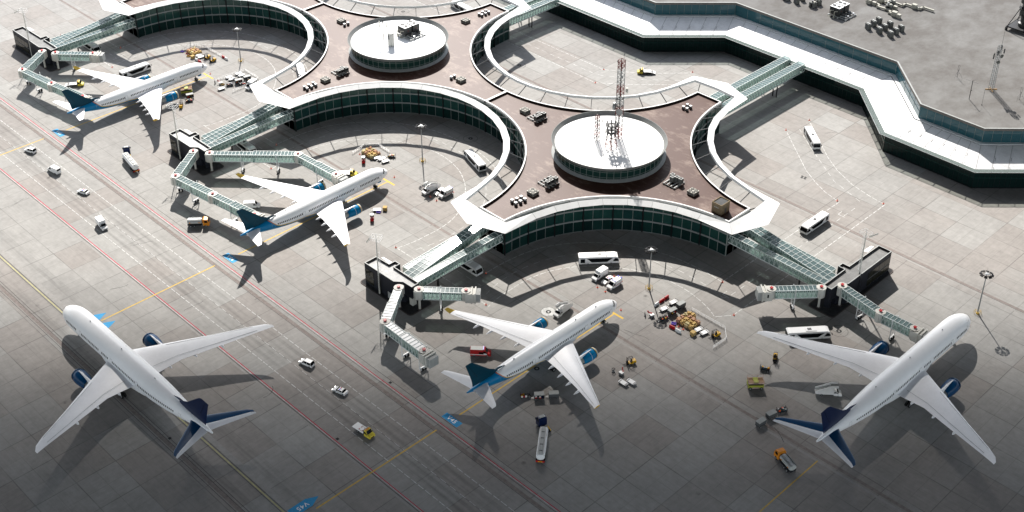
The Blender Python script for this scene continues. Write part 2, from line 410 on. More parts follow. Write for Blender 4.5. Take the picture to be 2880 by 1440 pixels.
        if small:
            e = MB(); e.lathe([(er*.975,-ex-.5),(er*1.015,-ex-.75)], 'lineyellow', 28, 'x', (0,ey*sd,ez)); e.lathe([(er*1.042,-ex-2.75),(er*1.035,-ex-2.85)], 'white', 28, 'x', (0,ey*sd,ez)); e.build('cowl_band', eng, True)
        e = MB(); e.lathe([(er*.74,-ex-.9),(.35,-ex-.95),(.02,-ex-.35)], 'dark', 20, 'x', (0,ey*sd,ez)); e.build('fan', eng, True)
        e = MB(); e.lathe([(er*.60,-ex-el_+.5),(er*.55,-ex-el_-.5),(er*.40,-ex-el_-1.6),(er*.30,-ex-el_-1.7),(.05,-ex-el_-2.6)], 'steel' if not small else 'palegrey', 20, 'x', (0,ey*sd,ez)); e.build('exhaust_cone', eng, True)
        e = MB(); zt_ = W[2][3]
        e.loft([[(-ex-1.2,ey*sd+q*.1,ez+er*.9) for q in (-1,1)]+[(-ex-el_-1.,ey*sd+.25,ez+er*.55),(-ex-el_-1.,ey*sd-.25,ez+er*.55)],
                [(-ex-1.9,ey*sd+q*.1,ez+er*1.12) for q in (-1,1)]+[(-ex-el_-2.6,ey*sd+.25,zt_+.1),(-ex-el_-2.6,ey*sd-.25,zt_+.1)]], 'wing_white'); e.build('pylon', eng)
    fb = 'finblue' if small else 'navy'
    mb = MB(); mb.loft([vfoil(-a, -b, z, t) for a, b, z, t in FIN], fb); mb.loft([vfoil(-a, -b, z, t) for a, b, z, t in PRE], fb); f0, f1 = FIN[2], FIN[3]
    mb.beam((-(f0[0]*.3+f0[1]*.7),f0[3]*.42,f0[2]),(-(f1[0]*.3+f1[1]*.7),f1[3]*.42,f1[2]), .05,.07,'black'); mb.beam((-(f0[0]*.3+f0[1]*.7),-f0[3]*.42,f0[2]),(-(f1[0]*.3+f1[1]*.7),-f1[3]*.42,f1[2]), .05,.07,'black')
    fin = mb.build('tail_fin', root, True)
    # cabin windows, doors, cockpit
    if small: runs = [(6.0,14.6),(17.4,23.6),(24.4,37.2),(39.6,49.2)]; sp, ww, hh = .68,.38,.115; doors = (4.6,15.9,38.4,50.5); aw = .17
    else:     runs = [(7.2,13.6),(16.4,26.8),(28.2,32.0),(34.2,46.4),(48.0,65.4)]; sp, ww, hh = .80,.44,.095; doors = (5.6,15.2,33.0,47.2,67.2); aw = .17
    for sd in (1, -1):
        many = MB()
        for a, b in runs:
            s = a
            while s < b:
                if small and sd > 0: patch(many, surf, s, s+ww, aw-hh, aw+hh, sd, 'black', .025, 1)
                else:
                    wm = MB(); patch(wm, surf, s, s+ww, aw-hh, aw+hh, sd, 'black', .025, 1); wm.build('cabin_window', root)
                s += sp
        if many.v: many.build('cabin_windows', root)['kind'] = 'stuff'
        for s in doors:
            d = MB(); q = .06
            for (s0, s1, a0, a1) in ((s,s+q,-.33,.36),(s+1.1,s+1.1+q,-.33,.36),(s,s+1.1,.34,.36),(s,s+1.1,-.33,-.31)): patch(d, surf, s0, s1, a0, a1, sd, 'steel', .022, 3)
            d.build('door', root)
        d = MB()
        if small:
            for k, (s, a0, a1) in enumerate(((2.0,.98,1.38),(2.35,.62,.95),(2.9,.38,.62))): patch(d, surf, s, s+.62, a0, a1, sd, 'black', .03, 2, -.2)
        else:
            for k, (s, a0, a1) in enumerate(((1.5,.75,1.3),(1.7,.45,.72))): patch(d, surf, s, s+.45, a0, a1, sd, 'black', .03, 2, -.1)
        d.build('cockpit_window', root)
    # antennas on the roof
    for s in ((9.,18.,44.,48.) if small else (16.,34.,52.)):
        r, z = at(s); a = MB(); a.side([(-s,z+r-.05),(-s-.7,z+r-.05),(-s-.8,z+r+.45),(-s-.5,z+r+.45)], -.04, .04, 'steel'); a.build('antenna', root)
    # landing gear
    def gear(s, y, wr, nw, h):
        g = MB(); g.tube((-s,y,wr),(-s,y,h),.14,'steel',8); g.beam((-s-.9,y,h-.3),(-s,y,wr+.5),.12,.12,'steel')
        o = g.build('landing_gear', root)
        for i in range(nw):
            for q in (-1,1):
                w = MB(); xx = -s+(i-(nw-1)/2)*wr*2.25; w.tube((xx,y+q*.28,wr),(xx,y+q*.7,wr),wr,'rubber',16); w.tube((xx,y+q*.70,wr),(xx,y+q*.72,wr),wr*.5,'steel',12); w.build('wheel', o)
        return o
    if small:
        o = gear(5.8, 0, .55, 1, 3.0); d = MB(); d.bx(-4.9,-3.9,-.05,.05,1.4,2.7,'blue'); d.bx(-4.7,-3.4,.45,.5,1.6,2.8,'blue'); d.bx(-4.7,-3.4,-.5,-.45,1.6,2.8,'blue'); d.build('gear_door', o)
        for q in (-1,1): gear(32.6, 4.9*q, .7, 2, 4.)
    else:
        gear(7.5, 0, .6, 1, 3.4)
        for q in (-1,1): gear(40.5, 5.6*q, .75, 3, 4.6)
    return root
def airliners():
    put(make_airliner, ('small',), -431.0, 246.1, 90, 'white airliner with blue tail parked on stand V43', 'airliner', 'blue tailed airliners at the gates')
    put(make_airliner, ('small',), -314.5, 246.2, 90, 'white airliner with blue tail and yellow stripe parked on stand V44', 'airliner', 'blue tailed airliners at the gates')
    put(make_airliner, ('small',), -205.0, 247.0, 90, 'white airliner with blue tail parked on stand V45', 'airliner', 'blue tailed airliners at the gates')
    put(make_airliner, ('large',), -320.4, 123.2, 180, 'large all white airliner with navy fin taxiing along the olive line', 'airliner', 'large white airliners with navy fins')
    put(make_airliner, ('large',), -124.2, 316.6, 90, 'large all white airliner with navy fin docked at a jet bridge on the right', 'airliner', 'large white airliners with navy fins')
# ------------------------------------------------------------------ concourse: rotunda modules with four concave sides
PT = 115.7; RB = 52.; HP = PT/2; TW = HP-RB
ZR = 12.9; ZP = 13.7
SIDES = ((HP,-HP,180,90),(HP,HP,270,180),(-HP,HP,360,270),(-HP,-HP,90,0))
def pol(cx, cy, r, a): return (cx+r*cos(rad(a)), cy+r*sin(rad(a)))
def outline(n=24, R=RB):
    p = []
    for cx, cy, a0, a1 in SIDES:
        p += [pol(cx, cy, R, a0+(a1-a0)*i/n) for i in range(n+1)]
    return p
TIPS = {'b':(0,-HP,0), 'r':(HP,0,90), 't':(0,HP,180), 'l':(-HP,0,270)}       # local tip centre, turn: outward is -Y turned by the angle
def tipxf(k, t, out, z):
    x, y, a = TIPS[k]; a = rad(a); lx, ly = t, -out
    return (x+lx*cos(a)-ly*sin(a), y+lx*sin(a)+ly*cos(a), z)
FL = ((.15,4.25),(4.75,8.5),(9.0,12.35))
def wallseg(gl, mu, bd, P, Q, nrm, thick0, first=False):
    """one pane column between plan points P and Q; nrm points outwards"""
    for k, (z0, z1) in enumerate(FL):
        gl.quad((*P,z0),(*Q,z0),(*Q,z1),(*P,z1),'facade%d' % (k*3+random.choice((0,0,1,2))))
    px, py = P; o = .10
    w = .30 if thick0 else .075
    d = .45 if thick0 else .16
    a = (px+nrm[0]*d*.5, py+nrm[1]*d*.5)
    (mu if not thick0 else mu).beam((a[0],a[1],0),(a[0],a[1],12.4), d, w, 'black' if thick0 else 'mullion')
def make_module(label, free, x, y):
    root = thing('concourse_building')
    # solid inside so the glass has a dark core, with roof on top
    mb = MB(); mb.prism(outline(24, RB+.6), 0.0, 12.4, 'dark'); mb.build('core', root)
    mb = MB(); mb.prism(outline(48), 12.38, ZR, 'grey', 'brownroof'); mb.build('roof', root)
    # parapet
    outer = outline(48); mb = MB(); n = len(outer)
    inner = []
    for cx, cy, a0, a1 in SIDES:
        e = math.degrees(.5/RB)
        s = 1 if a1 > a0 else -1
        inner += [pol(cx, cy, RB+.5, (a0+s*e)+((a1-s*e)-(a0+s*e))*i/48) for i in range(49)]
    for i in range(n):
        j = (i+1) % n; A, B, C, D = outer[i], outer[j], inner[j], inner[i]
        mb.quad((*A,12.9),(*B,12.9),(*B,ZP),(*A,ZP),'coping'); mb.quad((*A,ZP),(*B,ZP),(*C,ZP),(*D,ZP),'coping'); mb.quad((*D,ZP),(*C,ZP),(*C,ZR),(*D,ZR),'upstand')  # inner face near black: dark membrane, with its shade put into the colour
    mb.build('parapet', root, recalc=False)
    # facades
    for cx, cy, a0, a1 in SIDES:
        gl, mu = MB(), MB(); bds = []; bd = None; N = 24
        pts = [pol(cx, cy, RB, a0+(a1-a0)*i/N) for i in range(N+1)]
        for i in range(N):
            am = a0+(a1-a0)*i/N; nr = (-cos(rad(am)), -sin(rad(am)))
            wallseg(gl, mu, bd, pts[i], pts[i+1], nr, i % 3 == 0)
        am = a1; mu.beam((*pts[-1],0),(*pts[-1],12.4),.3,.3,'mullion')
        for z0, z1, pr in ((0,.15,.12),(4.25,4.75,.28),(8.5,9.0,.28),(12.35,12.9,.06)):
            bd = MB(); bds.append(bd)
            for i in range(N):
                P, Q = pts[i], pts[i+1]
                p2 = pol(cx, cy, RB-pr, a0+(a1-a0)*i/N); q2 = pol(cx, cy, RB-pr, a0+(a1-a0)*(i+1)/N)
                bd.quad((*p2,z0),(*q2,z0),(*q2,z1),(*p2,z1),'band'); bd.quad((*p2,z1),(*q2,z1),(*Q,z1),(*P,z1),'band'); bd.quad((*p2,z0),(*q2,z0),(*Q,z0),(*P,z0),'band')
        w = gl.build('glass_facade', root); mu.build('mullion', w)
        for bd in bds: bd.build('floor_band', w)
    for k in TIPS:
        if k not in free: continue
        gl, bd, mu = MB(), MB(), MB()
        for i in range(3):
            for z0, z1 in FL: gl.quad(*[tipxf(k, t, .0, z) for t, z in ((-TW+2*TW*i/3,z0),(-TW+2*TW*(i+1)/3,z0),(-TW+2*TW*(i+1)/3,z1),(-TW+2*TW*i/3,z1))],'facade')
            if i: mu.beam(tipxf(k,-TW+2*TW*i/3,.06,0),tipxf(k,-TW+2*TW*i/3,.06,12.4),.12,.12,'mullion')
        for z0, z1, pr in ((4.25,4.75,.25),(8.5,9.0,.25),(12.35,12.9,.05)): bd = MB(); bd.loft([[tipxf(k,t,o,z) for o, z in ((0,z0),(pr,z0),(pr,z1),(0,z1))] for t in (-TW,TW)],'band'); bd.build('floor_band', root)
        w = gl.build('end_glass', root); mu.build('mullion', w)
    # canopy rings
    T8 = 8.3
    for si, (cx, cy, a0, a1) in enumerate(SIDES):
        names = ('b','r','t','l'); k0, k1 = names[si], names[(si+1)%4]
        s = 1 if a1 > a0 else -1
        js = [a0+s*(8.7+10.37*i) for i in range(8)]
        st = [a0-s*T8 if k0 in free else a0]+js+[a1+s*T8 if k1 in free else a1]
        mb = MB(); sm = MB(); rings = []
        for i, a in enumerate(st):
            ends = (i == 0 and k0 in free) or (i == len(st)-1 and k1 in free)
            ri, ro = (45.1, 48.3) if ends else (44.3, 46.6)
            if ends:
                k = k0 if i == 0 else k1; t = TW+7.25 if i == 0 else -TW-7.25; t2 = TW+3.75 if i == 0 else -TW-3.75
                rings.append([tipxf(k,t,6.5,15.3), tipxf(k,t2,2.9,16.3), tipxf(k,t2,2.9,15.3)])
            else:
                rings.append([(*pol(cx,cy,ri,a),15.3), (*pol(cx,cy,ro,a),16.3), (*pol(cx,cy,ro,a),15.25)])
        mb.loft(rings, 'canopy')
        for r in rings[1:-1]:
            p, q = Vector(r[0]), Vector(r[1]); up = Vector((0,0,.012)); mb.beam(p+up,q+up,.08,.03,'steel')
        c = mb.build('canopy', root)
        for i in range(8):
            a = a0+(a1-a0)*(i+.5)/8
            t = MB(); t.beam((*pol(cx,cy,51.8,a),13.0),(*pol(cx,cy,46.6,a),15.35),.22,.3,'midgrey')
            t.build('strut', c)
    for k in free:
        if k not in TIPS: continue
        mb = MB(); tt = TW+7.25; t2 = TW+3.75
        for sg in (1,-1):
            A = [tipxf(k,sg*tt,6.5,15.3), tipxf(k,sg*t2,2.9,16.3), tipxf(k,sg*t2,2.9,15.3)]
            B = [tipxf(k,0,11.3,15.3), tipxf(k,sg*.0,3.6,16.3), tipxf(k,0,3.6,15.3)]
            mb.loft([A,B],'canopy')
        j = mb; j.beam(tipxf(k,0,11.2,15.33),tipxf(k,0,3.7,16.32),.07,.03,'steel')
        for sg in (1,-1): j.beam(tipxf(k,sg*tt,6.5,15.32),tipxf(k,sg*t2,2.9,16.32),.07,.03,'steel')
        c = mb.build('end_canopy', root)
        for t in (-TW+.2, TW-.2):
            b = MB(); b.beam(tipxf(k,t,-.2,13.),tipxf(k,t*1.3,3.4,15.3),.22,.3,'black'); b.build('strut', c)
    # roof divider walls at the necks
    mb = MB()
    for k in TIPS:
        if k in free: continue
        mb.loft([[tipxf(k,t,o,z) for o, z in ((-.25,ZR),(.25,ZR),(.25,ZP-.03),(-.25,ZP-.03))] for t in (-TW-.3,TW+.3)],'coping')
        mb.loft([[tipxf(k,t,o,z) for o, z in ((-.28,ZR),(-.25,ZR),(-.25,ZP-.1),(-.28,ZP-.1))] for t in (-TW-.3,TW+.3)],'upstand')
    if mb.v: mb.build('divider_wall', root)
    # drum
    d = MB(); d.lathe([(19.2,ZR),(19.2,17.25)],'drumglass',64); dr = d.build('rotunda_drum', root, True)
    d = MB(); d.lathe([(20.4,ZR),(20.5,ZR+.25),(19.4,ZR+.75),(19.25,ZR+.8)],'grey',64); d.build('base_ring', dr, True)
    d = MB(); d.lathe([(19.2,16.9),(19.5,17.0),(20.6,18.55),(20.65,18.7),(20.45,18.72),(19.4,17.45),(19.3,17.4)],'rim',96); d.build('roof_rim', dr, True)
    d = MB(); d.lathe([(19.35,17.42),(0.01,17.42)],'disc',96); d.build('drum_roof', dr)
    d = MB()
    for i in range(50):
        a = 2*pi*i/50; d.beam((19.27*cos(a),19.27*sin(a),ZR+.7),(19.27*cos(a),19.27*sin(a),17.),.1,.1,'mullion')
    for z in (ZR+1.35, 16.3):
        d.lathe([(19.25,z),(19.31,z),(19.31,z+.09),(19.25,z+.09)],'mullion',96)
    d.build('drum_mullion', dr)
    root.location = (x, y, 0)
    tag(root, label, 'terminal building', 'rotunda concourse buildings')
    return root
def concourse():
    make_module('rotunda concourse building with brown roof, the one carrying the tall red and white mast', ('b','r','t'), -257.85, 302.2)
    make_module('rotunda concourse building with brown roof carrying the dark chiller on its white drum', ('b','t'), -373.55, 302.2)
    make_module('rotunda concourse building cut by the top edge, its facade curving behind stand V43', ('b','t'), -489.25, 302.2)

# ------------------------------------------------------------------ main terminal
def offset(line, d):
    out = []
    for i, p in enumerate(line):
        def nrm(a, b):
            v = Vector((b[0]-a[0], b[1]-a[1])).normalized(); return Vector((-v.y, v.x))
        if i == 0: n = nrm(line[0], line[1]); k = 1
        elif i == len(line)-1: n = nrm(line[-2], line[-1]); k = 1
        else:
            n1, n2 = nrm(line[i-1], p), nrm(p, line[i+1]); n = (n1+n2).normalized(); k = 1/max(.3, n.dot(n1))
        out.append((p[0]+n.x*d*k, p[1]+n.y*d*k))
    return out
TL = [(-640,392.5),(-317.9,392.5),(-293.4,417.3),(-225.0,417.4),(-200.3,392.9),(-163.5,392.9),(-139,417.4),(20,417.4)]
def terminal():
    root = thing('terminal_building', 'main terminal with zigzag glass front, sloping white lower roof and huge grey roof', 'terminal building')
    O = {d: offset(TL, d) for d in (-2.2,-2.1,-.02,0,.4,11.35,11.75,13.25,13.05,13.65)}
    def sheet(mb, d0, z0, d1, z1, m):
        a, b = O[d0], O[d1]
        for i in range(len(TL)-1): mb.quad((*a[i],z0),(*a[i+1],z0),(*b[i+1],z1),(*b[i],z1),m)
    mb = MB(); sheet(mb,.4,0,.4,8.05,'darkglass'); a = O[.4]; b = O[-.02]
    for i in range(len(TL)-1):
        p, q = Vector(a[i]), Vector(a[i+1]); n = max(2, int((q-p).length/1.9))
        for k in range(n):
            c = p.lerp(q, k/n); mb.bx(c.x-.035,c.x+.035,c.y-.10,c.y+.02,0,8.,'black')
        dv = (q-p).normalized(); nn = Vector((-dv.y,dv.x))*-.1
        for z, h, m in ((4.35,.16,'facade'),(.15,.3,'black')): mb.beam((p.x+nn.x,p.y+nn.y,z),(q.x+nn.x,q.y+nn.y,z),.14,h,m)
    mb.build('lower_glass', root)
    # eave: glass strip on brackets
    mb = MB(); sheet(mb,-2.1,8.12,0,8.16,'eave'); e = mb.build('eave_glass', root, recalc=False)
    mb = MB(); a = O[-2.2]; b = O[.4]
    for i in range(len(TL)-1):
        p, q, r, s = Vector(a[i]), Vector(a[i+1]), Vector(b[i]), Vector(b[i+1]); L = (q-p).length; n = max(2, round(L/6.2))
        mb.beam((*p,8.1),(*q,8.1),.14,.14,'steel')
        for k in range(n+1):
            c, d = p.lerp(q, k/n), r.lerp(s, k/n); mb.beam((*c,8.05),(*d,7.75),.14,.3,'dark')
    mb.build('eave_bracket', e)
    # sloping roof
    mb = MB(); sheet(mb,0,8.2,11.35,11.4,'panel'); sheet(mb,0,8.2,0,7.9,'panel'); sheet(mb,0,7.9,.4,7.9,'dark'); a, b = O[0], O[11.35]
    for i in range(len(TL)-1):
        p, q, r, s = Vector(a[i]), Vector(a[i+1]), Vector(b[i]), Vector(b[i+1]); n = max(2, round((q-p).length/5.6))
        for k in range(n+1):
            c, d = p.lerp(q, k/n), r.lerp(s, k/n)
            mb.beam((*c,8.225),(*d,11.425),.09,.03,'midgrey')
            if 0 < k < n:
                for f, ln in ((.06,.04),(.36,.07),(.44,.05)):
                    u, v = c.lerp(d, f), c.lerp(d, f+ln); z0, z1 = 8.26+3.2*f, 8.26+3.2*(f+ln)
                    mb.beam((u.x+.5,u.y,z0),(v.x+.5,v.y,z1),.12,.08,'midgrey')
    mb.build('sloping_roof', root, recalc=False)
    # gutter
    mb = MB(); sheet(mb,11.35,11.4,11.35,11.1,'black'); sheet(mb,11.35,11.1,11.75,11.1,'black'); sheet(mb,11.75,11.1,11.75,11.6,'white'); sheet(mb,11.75,11.6,13.25,11.6,'white'); mb.build('gutter', root, recalc=False)
    # upper glass
    mb = MB(); sheet(mb,13.25,11.58,13.25,16.5,'teal'); a = O[13.25]
    for i in range(len(TL)-1):
        p, q = Vector(a[i]), Vector(a[i+1]); n = max(2, round((q-p).length/(3.3 if i in (1,4,5) else 6.9)))
        dv = (q-p).normalized(); nn = Vector((dv.y,-dv.x))*.04
        for k in range(n+1):
            c = p.lerp(q, k/n)+nn; mb.beam((*c,11.6),(*c,16.5),.06,.06,'mullion')
    mb.build('upper_glass', root, recalc=False)
    # parapet and main roof
    mb = MB(); sheet(mb,13.05,16.4,13.05,17.45,'parapet'); sheet(mb,13.05,17.45,13.65,17.45,'grey'); sheet(mb,13.65,17.45,13.65,17.0,'grey'); sheet(mb,13.05,16.4,13.25,16.4,'parapet'); mb.build('parapet', root, recalc=False)
    mb = MB(); r = O[13.65]; mb.add([(*p,17.0) for p in r]+[(20,760,17.0),(-640,760,17.0)], [tuple(range(len(r)+2))], 'troof'); mb.build('main_roof', root)
    mb = MB(); mb.add([(*p,7.9) for p in O[.4]]+[(20,760,7.9),(-640,760,7.9)], [tuple(range(len(TL)+2))], 'dark'); mb.build('floor_slab', root)
# ------------------------------------------------------------------ glazed tunnels, gate boxes, jet bridges
def lerp(p, q, f): return Vector(p).lerp(Vector(q), f)
def tunnel(parent, name, P, Q, w, h, cols=1, pitch=1.9, roofm='paleroof', truss=True, solid_roof=False, trussw=.10):
    """P, Q: roof centre line ends"""
    P, Q = Vector(P), Vector(Q); d = Q-P; L = d.length; n = max(1, round(L/pitch)); dn = d.normalized()
    r = Vector((dn.y, -dn.x, 0)).normalized(); dz = Vector((0,0,1))
    def pt(f, a, z): return P+d*f+r*a+dz*z
    fl = MB(); fl.loft([[pt(f,-w/2,-h),pt(f,w/2,-h),pt(f,w/2,-h+.35),pt(f,-w/2,-h+.35)] for f in (0,1)],'frameglass')
    body = fl.build(name, parent)
    g = MB(); g.quad(pt(0,-w/2+.04,-.05),pt(0,w/2-.04,-.05),pt(1,w/2-.04,-.05),pt(1,-w/2+.04,-.05), 'white' if solid_roof else roofm); g.build('roof_glass', body, recalc=False)
    g = MB()
    for s in (-1,1): g.quad(pt(0,s*(w/2-.03),-h+.3),pt(1,s*(w/2-.03),-h+.3),pt(1,s*(w/2-.03),-.1),pt(0,s*(w/2-.03),-.1),'pale')
    g.build('side_glass', body, recalc=False)
    f = MB()
    for s in (-1,1):
        f.beam(pt(0,s*w/2,0),pt(1,s*w/2,0),.16,.18,'frameglass')
    for c in range(1, cols): a = -w/2+w*c/cols; f.beam(pt(0,a,0),pt(1,a,0),.12,.1,'frameglass')
    for i in range(n+1): f.beam(pt(i/n,-w/2,.02),pt(i/n,w/2,.02),.11,.12,'frameglass')
    f.build('roof_frame', body)
    if truss:
        t = MB()
        for s in (-1,1):
            a = s*(w/2-.01)
            for i in range(n):
                f0, fm, f1 = i/n, (i+.5)/n, (i+1)/n
                t.beam(pt(f0,a,-h+.3),pt(f0,a,-.1),trussw,trussw,'truss')
                t.beam(pt(f0,a,-h+.35),pt(fm,a,-.15),trussw,trussw,'truss'); t.beam(pt(fm,a,-.15),pt(f1,a,-h+.35),trussw,trussw,'truss')
            t.beam(pt(0,a,-h*.42),pt(1,a,-h*.42),.05,.05,'truss')
        t.build('truss', body)
    return body
def mapped(mb, fn):
    mb.v = [fn(v) for v in mb.v]; return mb
def gate_box(tip, mirror, ext, label, ped='boxwall', roofm='boxroof', big=False):
    tx, ty = tip
    fn = (lambda v: (-v[1], -v[0], v[2])) if mirror else (lambda v: tuple(v))
    root = thing('gate_building', label, 'building', (tx, ty, 0), 0, 'dark gate buildings at the ends of the glass walkways')
    A = -ext
    full = [(A,-42.6),(-.2,-42.5),(2.1,-40.5),(6.1,-40.4),(5.9,-37.3),(-5.9,-37.3),(-5.9,-34.9),(-8.4,-34.9),(-8.4,-37.4),(A,-37.7)]
    low = [(A,-42.6),(-.2,-42.5),(2.1,-40.5),(2.6,-40.4),(2.6,-37.3),(-5.9,-37.3),(-5.9,-34.9),(-8.4,-34.9),(-8.4,-37.4),(A,-37.7)]
    mb = MB(); mb.prism(low, .18, 3.4, 'boxwall'); mb.prism(full, 3.402, 7.3, 'boxwall', roofm); w = mapped(mb, fn).build('wall', root)
    # parapet ring
    ins = []
    n = len(full)
    for i in range(n):
        p, q, r = Vector(full[i-1]), Vector(full[i]), Vector(full[(i+1)%n])
        n1 = Vector((-(q-p).y,(q-p).x)).normalized(); n2 = Vector((-(r-q).y,(r-q).x)).normalized(); b = (n1+n2).normalized()
        ins.append(q+b*.28/max(.3,b.dot(n1)))
    mb = MB()
    for i in range(n):
        j = (i+1)%n; a, b, c, d = full[i], full[j], ins[j], ins[i]
        mb.quad((*a,7.3),(*b,7.3),(*b,8.),(*a,8.),'boxwall'); mb.quad((*a,8.),(*b,8.),(*c,8.),(*d,8.),'palegrey'); mb.quad((*d,8.),(*c,8.),(*c,7.3),(*d,7.3),'upstand')
    mapped(mb, fn).build('parapet', root)
    mb = MB(); mb.bx(4.2,5.7,-40.,-38.4,.18,3.4,ped); mapped(mb, fn).build('pedestal', root)
    # plinth with kerb
    def rr(x0,x1,y0,y1,r,k=5): return [(cx+r*cos(a0+pi/2*i/k),cy+r*sin(a0+pi/2*i/k)) for cx,cy,a0 in ((x1-r,y0+r,-pi/2),(x1-r,y1-r,0),(x0+r,y1-r,pi/2),(x0+r,y0+r,pi)) for i in range(k+1)]
    mb = MB(); mb.prism(rr(A-1.8,9.,-44.,-34.4,1.3), .0, .18, 'kerb','kerb'); mb.prism(rr(A-1.5,8.7,-43.7,-34.7,1.2), .1, .2, 'plinth','plinth'); mapped(mb, fn).build('plinth', root)
    # windows on the long side and at the end
    nx, x1 = (4, A+13.2) if big else (2, A+4.3)
    x0 = A+.35
    for r_, (z0, z1) in enumerate(((.9,3.2),(3.75,6.1))):
        for i in range(nx):
            a, b = x0+(x1-x0)*i/nx+.06, x0+(x1-x0)*(i+1)/nx-.06
            m = MB(); m.bx(a,b,-42.66,-42.56,z0,z1,'boxglass'); mapped(m, fn).build('window', root)
    m = MB(); m.bx(x0-.1,x1+.1,-42.63,-42.5,3.25,3.7,'midgrey'); mapped(m, fn).build('window_band', root)
    m = MB(); m.bx(A-.06,A+.04,-42.2,-38.1,.9,6.1,'boxglass'); mapped(m, fn).build('window', root)
    m = MB(); m.bx(-3.2,-1.0,-42.66,-42.5,.2,2.6,'palegrey'); mapped(m, fn).build('door', root)
    # cat ladder
    m = MB(); lx = -6.3
    for s in (-.25,.25): m.tube((lx+s,-42.9,.3),(lx+s,-42.9,8.6),.04,'dark',5)
    for k in range(20): m.beam((lx-.25,-42.9,.6+k*.4),(lx+.25,-42.9,.6+k*.4),.04,.04,'dark')
    for k in range(9): m.path([(lx+.35*cos(a)*1., -42.9-.35+.35*sin(a)-.1, 2.4+k*.7) for a in [pi*2*i/8 for i in range(9)]], .03, 'dark', 4)
    mapped(m, fn).build('ladder', root)
    m = MB(); m.add([(A+6.,-37.4,8.02),(A+1.6,-37.0,8.02),(A+1.2,-35.6,7.2),(A+5.4,-35.4,7.2)],[(0,1,2,3)],'white'); mapped(m, fn).build('awning', root)
    return fn
def walkways(tip, mirror, who):
    tx, ty = tip
    fn = (lambda v: (tx-v[1], ty-v[0], v[2])) if mirror else (lambda v: (tx+v[0], ty+v[1], v[2]))
    G = 'glass walkways from the concourse to the gate buildings'
    def rt(label): return thing('glass_walkway', label, 'walkway', (0,0,0), 0, G)
    a = rt('straight single glass walkway into the %s' % who); tunnel(a, 'tunnel', fn((4.0,.2,8.4)), fn((4.0,-37.1,7.85)), 2.5, 3.2)
    p = MB()
    for y in (-27.5,): p.beam(fn((3.6,y,0)),fn((3.6,y,5.)),.45,.45,'dark'); p.beam(fn((2.,y,4.6)),fn((5.4,y,4.6)),.3,.35,'dark')
    p.build('support_post', a)
    b = rt('broad glass ramp crossing to the %s' % who); tunnel(b, 'tunnel', fn((-3.2,.2,9.8)), fn((.6,-37.1,7.9)), 4.1, 3.3, 2)
    c = rt('narrow glass walkway behind the broad ramp to the %s' % who); tunnel(c, 'tunnel', fn((-4.6,.2,8.1)), fn((-3.4,-35.,7.75)), 2.3, 3.1)
def rotunda(parent, x, y, z=7.95, column=True, r=1.45):
    o = MB(); o.lathe([(.01,z-3.55),(r*.8,z-3.55),(r,z-3.2),(r,z-.05),(r*1.08,z-.05),(r*1.08,z+.1),(.01,z+.13)],'cream',18,'z',(x,y,0)); o.bx(x-.55,x+.55,y-r-.35,y+r+.35,z-3.1,z-.1,'cream'); rt = o.build('rotunda', parent, True)
    b = MB(); b.prism([(x-.32,y-.32),(x+.32,y-.32),(x+.32,y+.32),(x-.32,y+.32)],z+.13,z+.5,'red'); b.prism([(x-.45,y-.45),(x+.45,y-.45),(x+.45,y+.45),(x-.45,y+.45)],z+.5,z+.62,'red'); b.build('red_beacon', rt)
    if column:
        c = MB(); c.tube((x,y,0.2),(x,y,z-3.5),.38,'cream',12); c.lathe([(.75,.2),(.75,.32),(.4,.45)],'kerb',12,'z',(x,y,0)); c.build('column', rt, True)
    return rt
def bogie(parent, x, y, dx, dy, top=8.4):
    r = (dy,-dx)
    m = MB()
    for s in (-1,1):
        a = (x+r[0]*s*1.5, y+r[1]*s*1.5)
        m.beam((*a,1.2),(*a,top),.18,.22,'white')
    m.beam((x-r[0]*1.6,y-r[1]*1.6,1.25),(x+r[0]*1.6,y+r[1]*1.6,1.25),.3,.35,'white'); m.beam((x-r[0]*1.6,y-r[1]*1.6,4.3),(x+r[0]*1.6,y+r[1]*1.6,4.3),.25,.3,'white')
    m.beam((x-r[0]*1.5,y-r[1]*1.5,1.3),(x+r[0]*1.5,y+r[1]*1.5,4.2),.1,.1,'white'); m.beam((x+r[0]*1.5,y+r[1]*1.5,1.3),(x-r[0]*1.5,y-r[1]*1.5,4.2),.1,.1,'white')
    m.beam((x,y,1.2),(x,y,.6),.4,.5,'white')
    o = m.build('drive_leg', parent)
    for s in (-1,1):
        w = MB(); w.tube((x+r[0]*s*.35,y+r[1]*s*.35,.6),(x+r[0]*s*.85,y+r[1]*s*.85,.6),.6,'rubber',14); w.tube((x+r[0]*s*.84,y+r[1]*s*.84,.6),(x+r[0]*s*.87,y+r[1]*s*.87,.6),.3,'white',10); w.build('wheel', o)
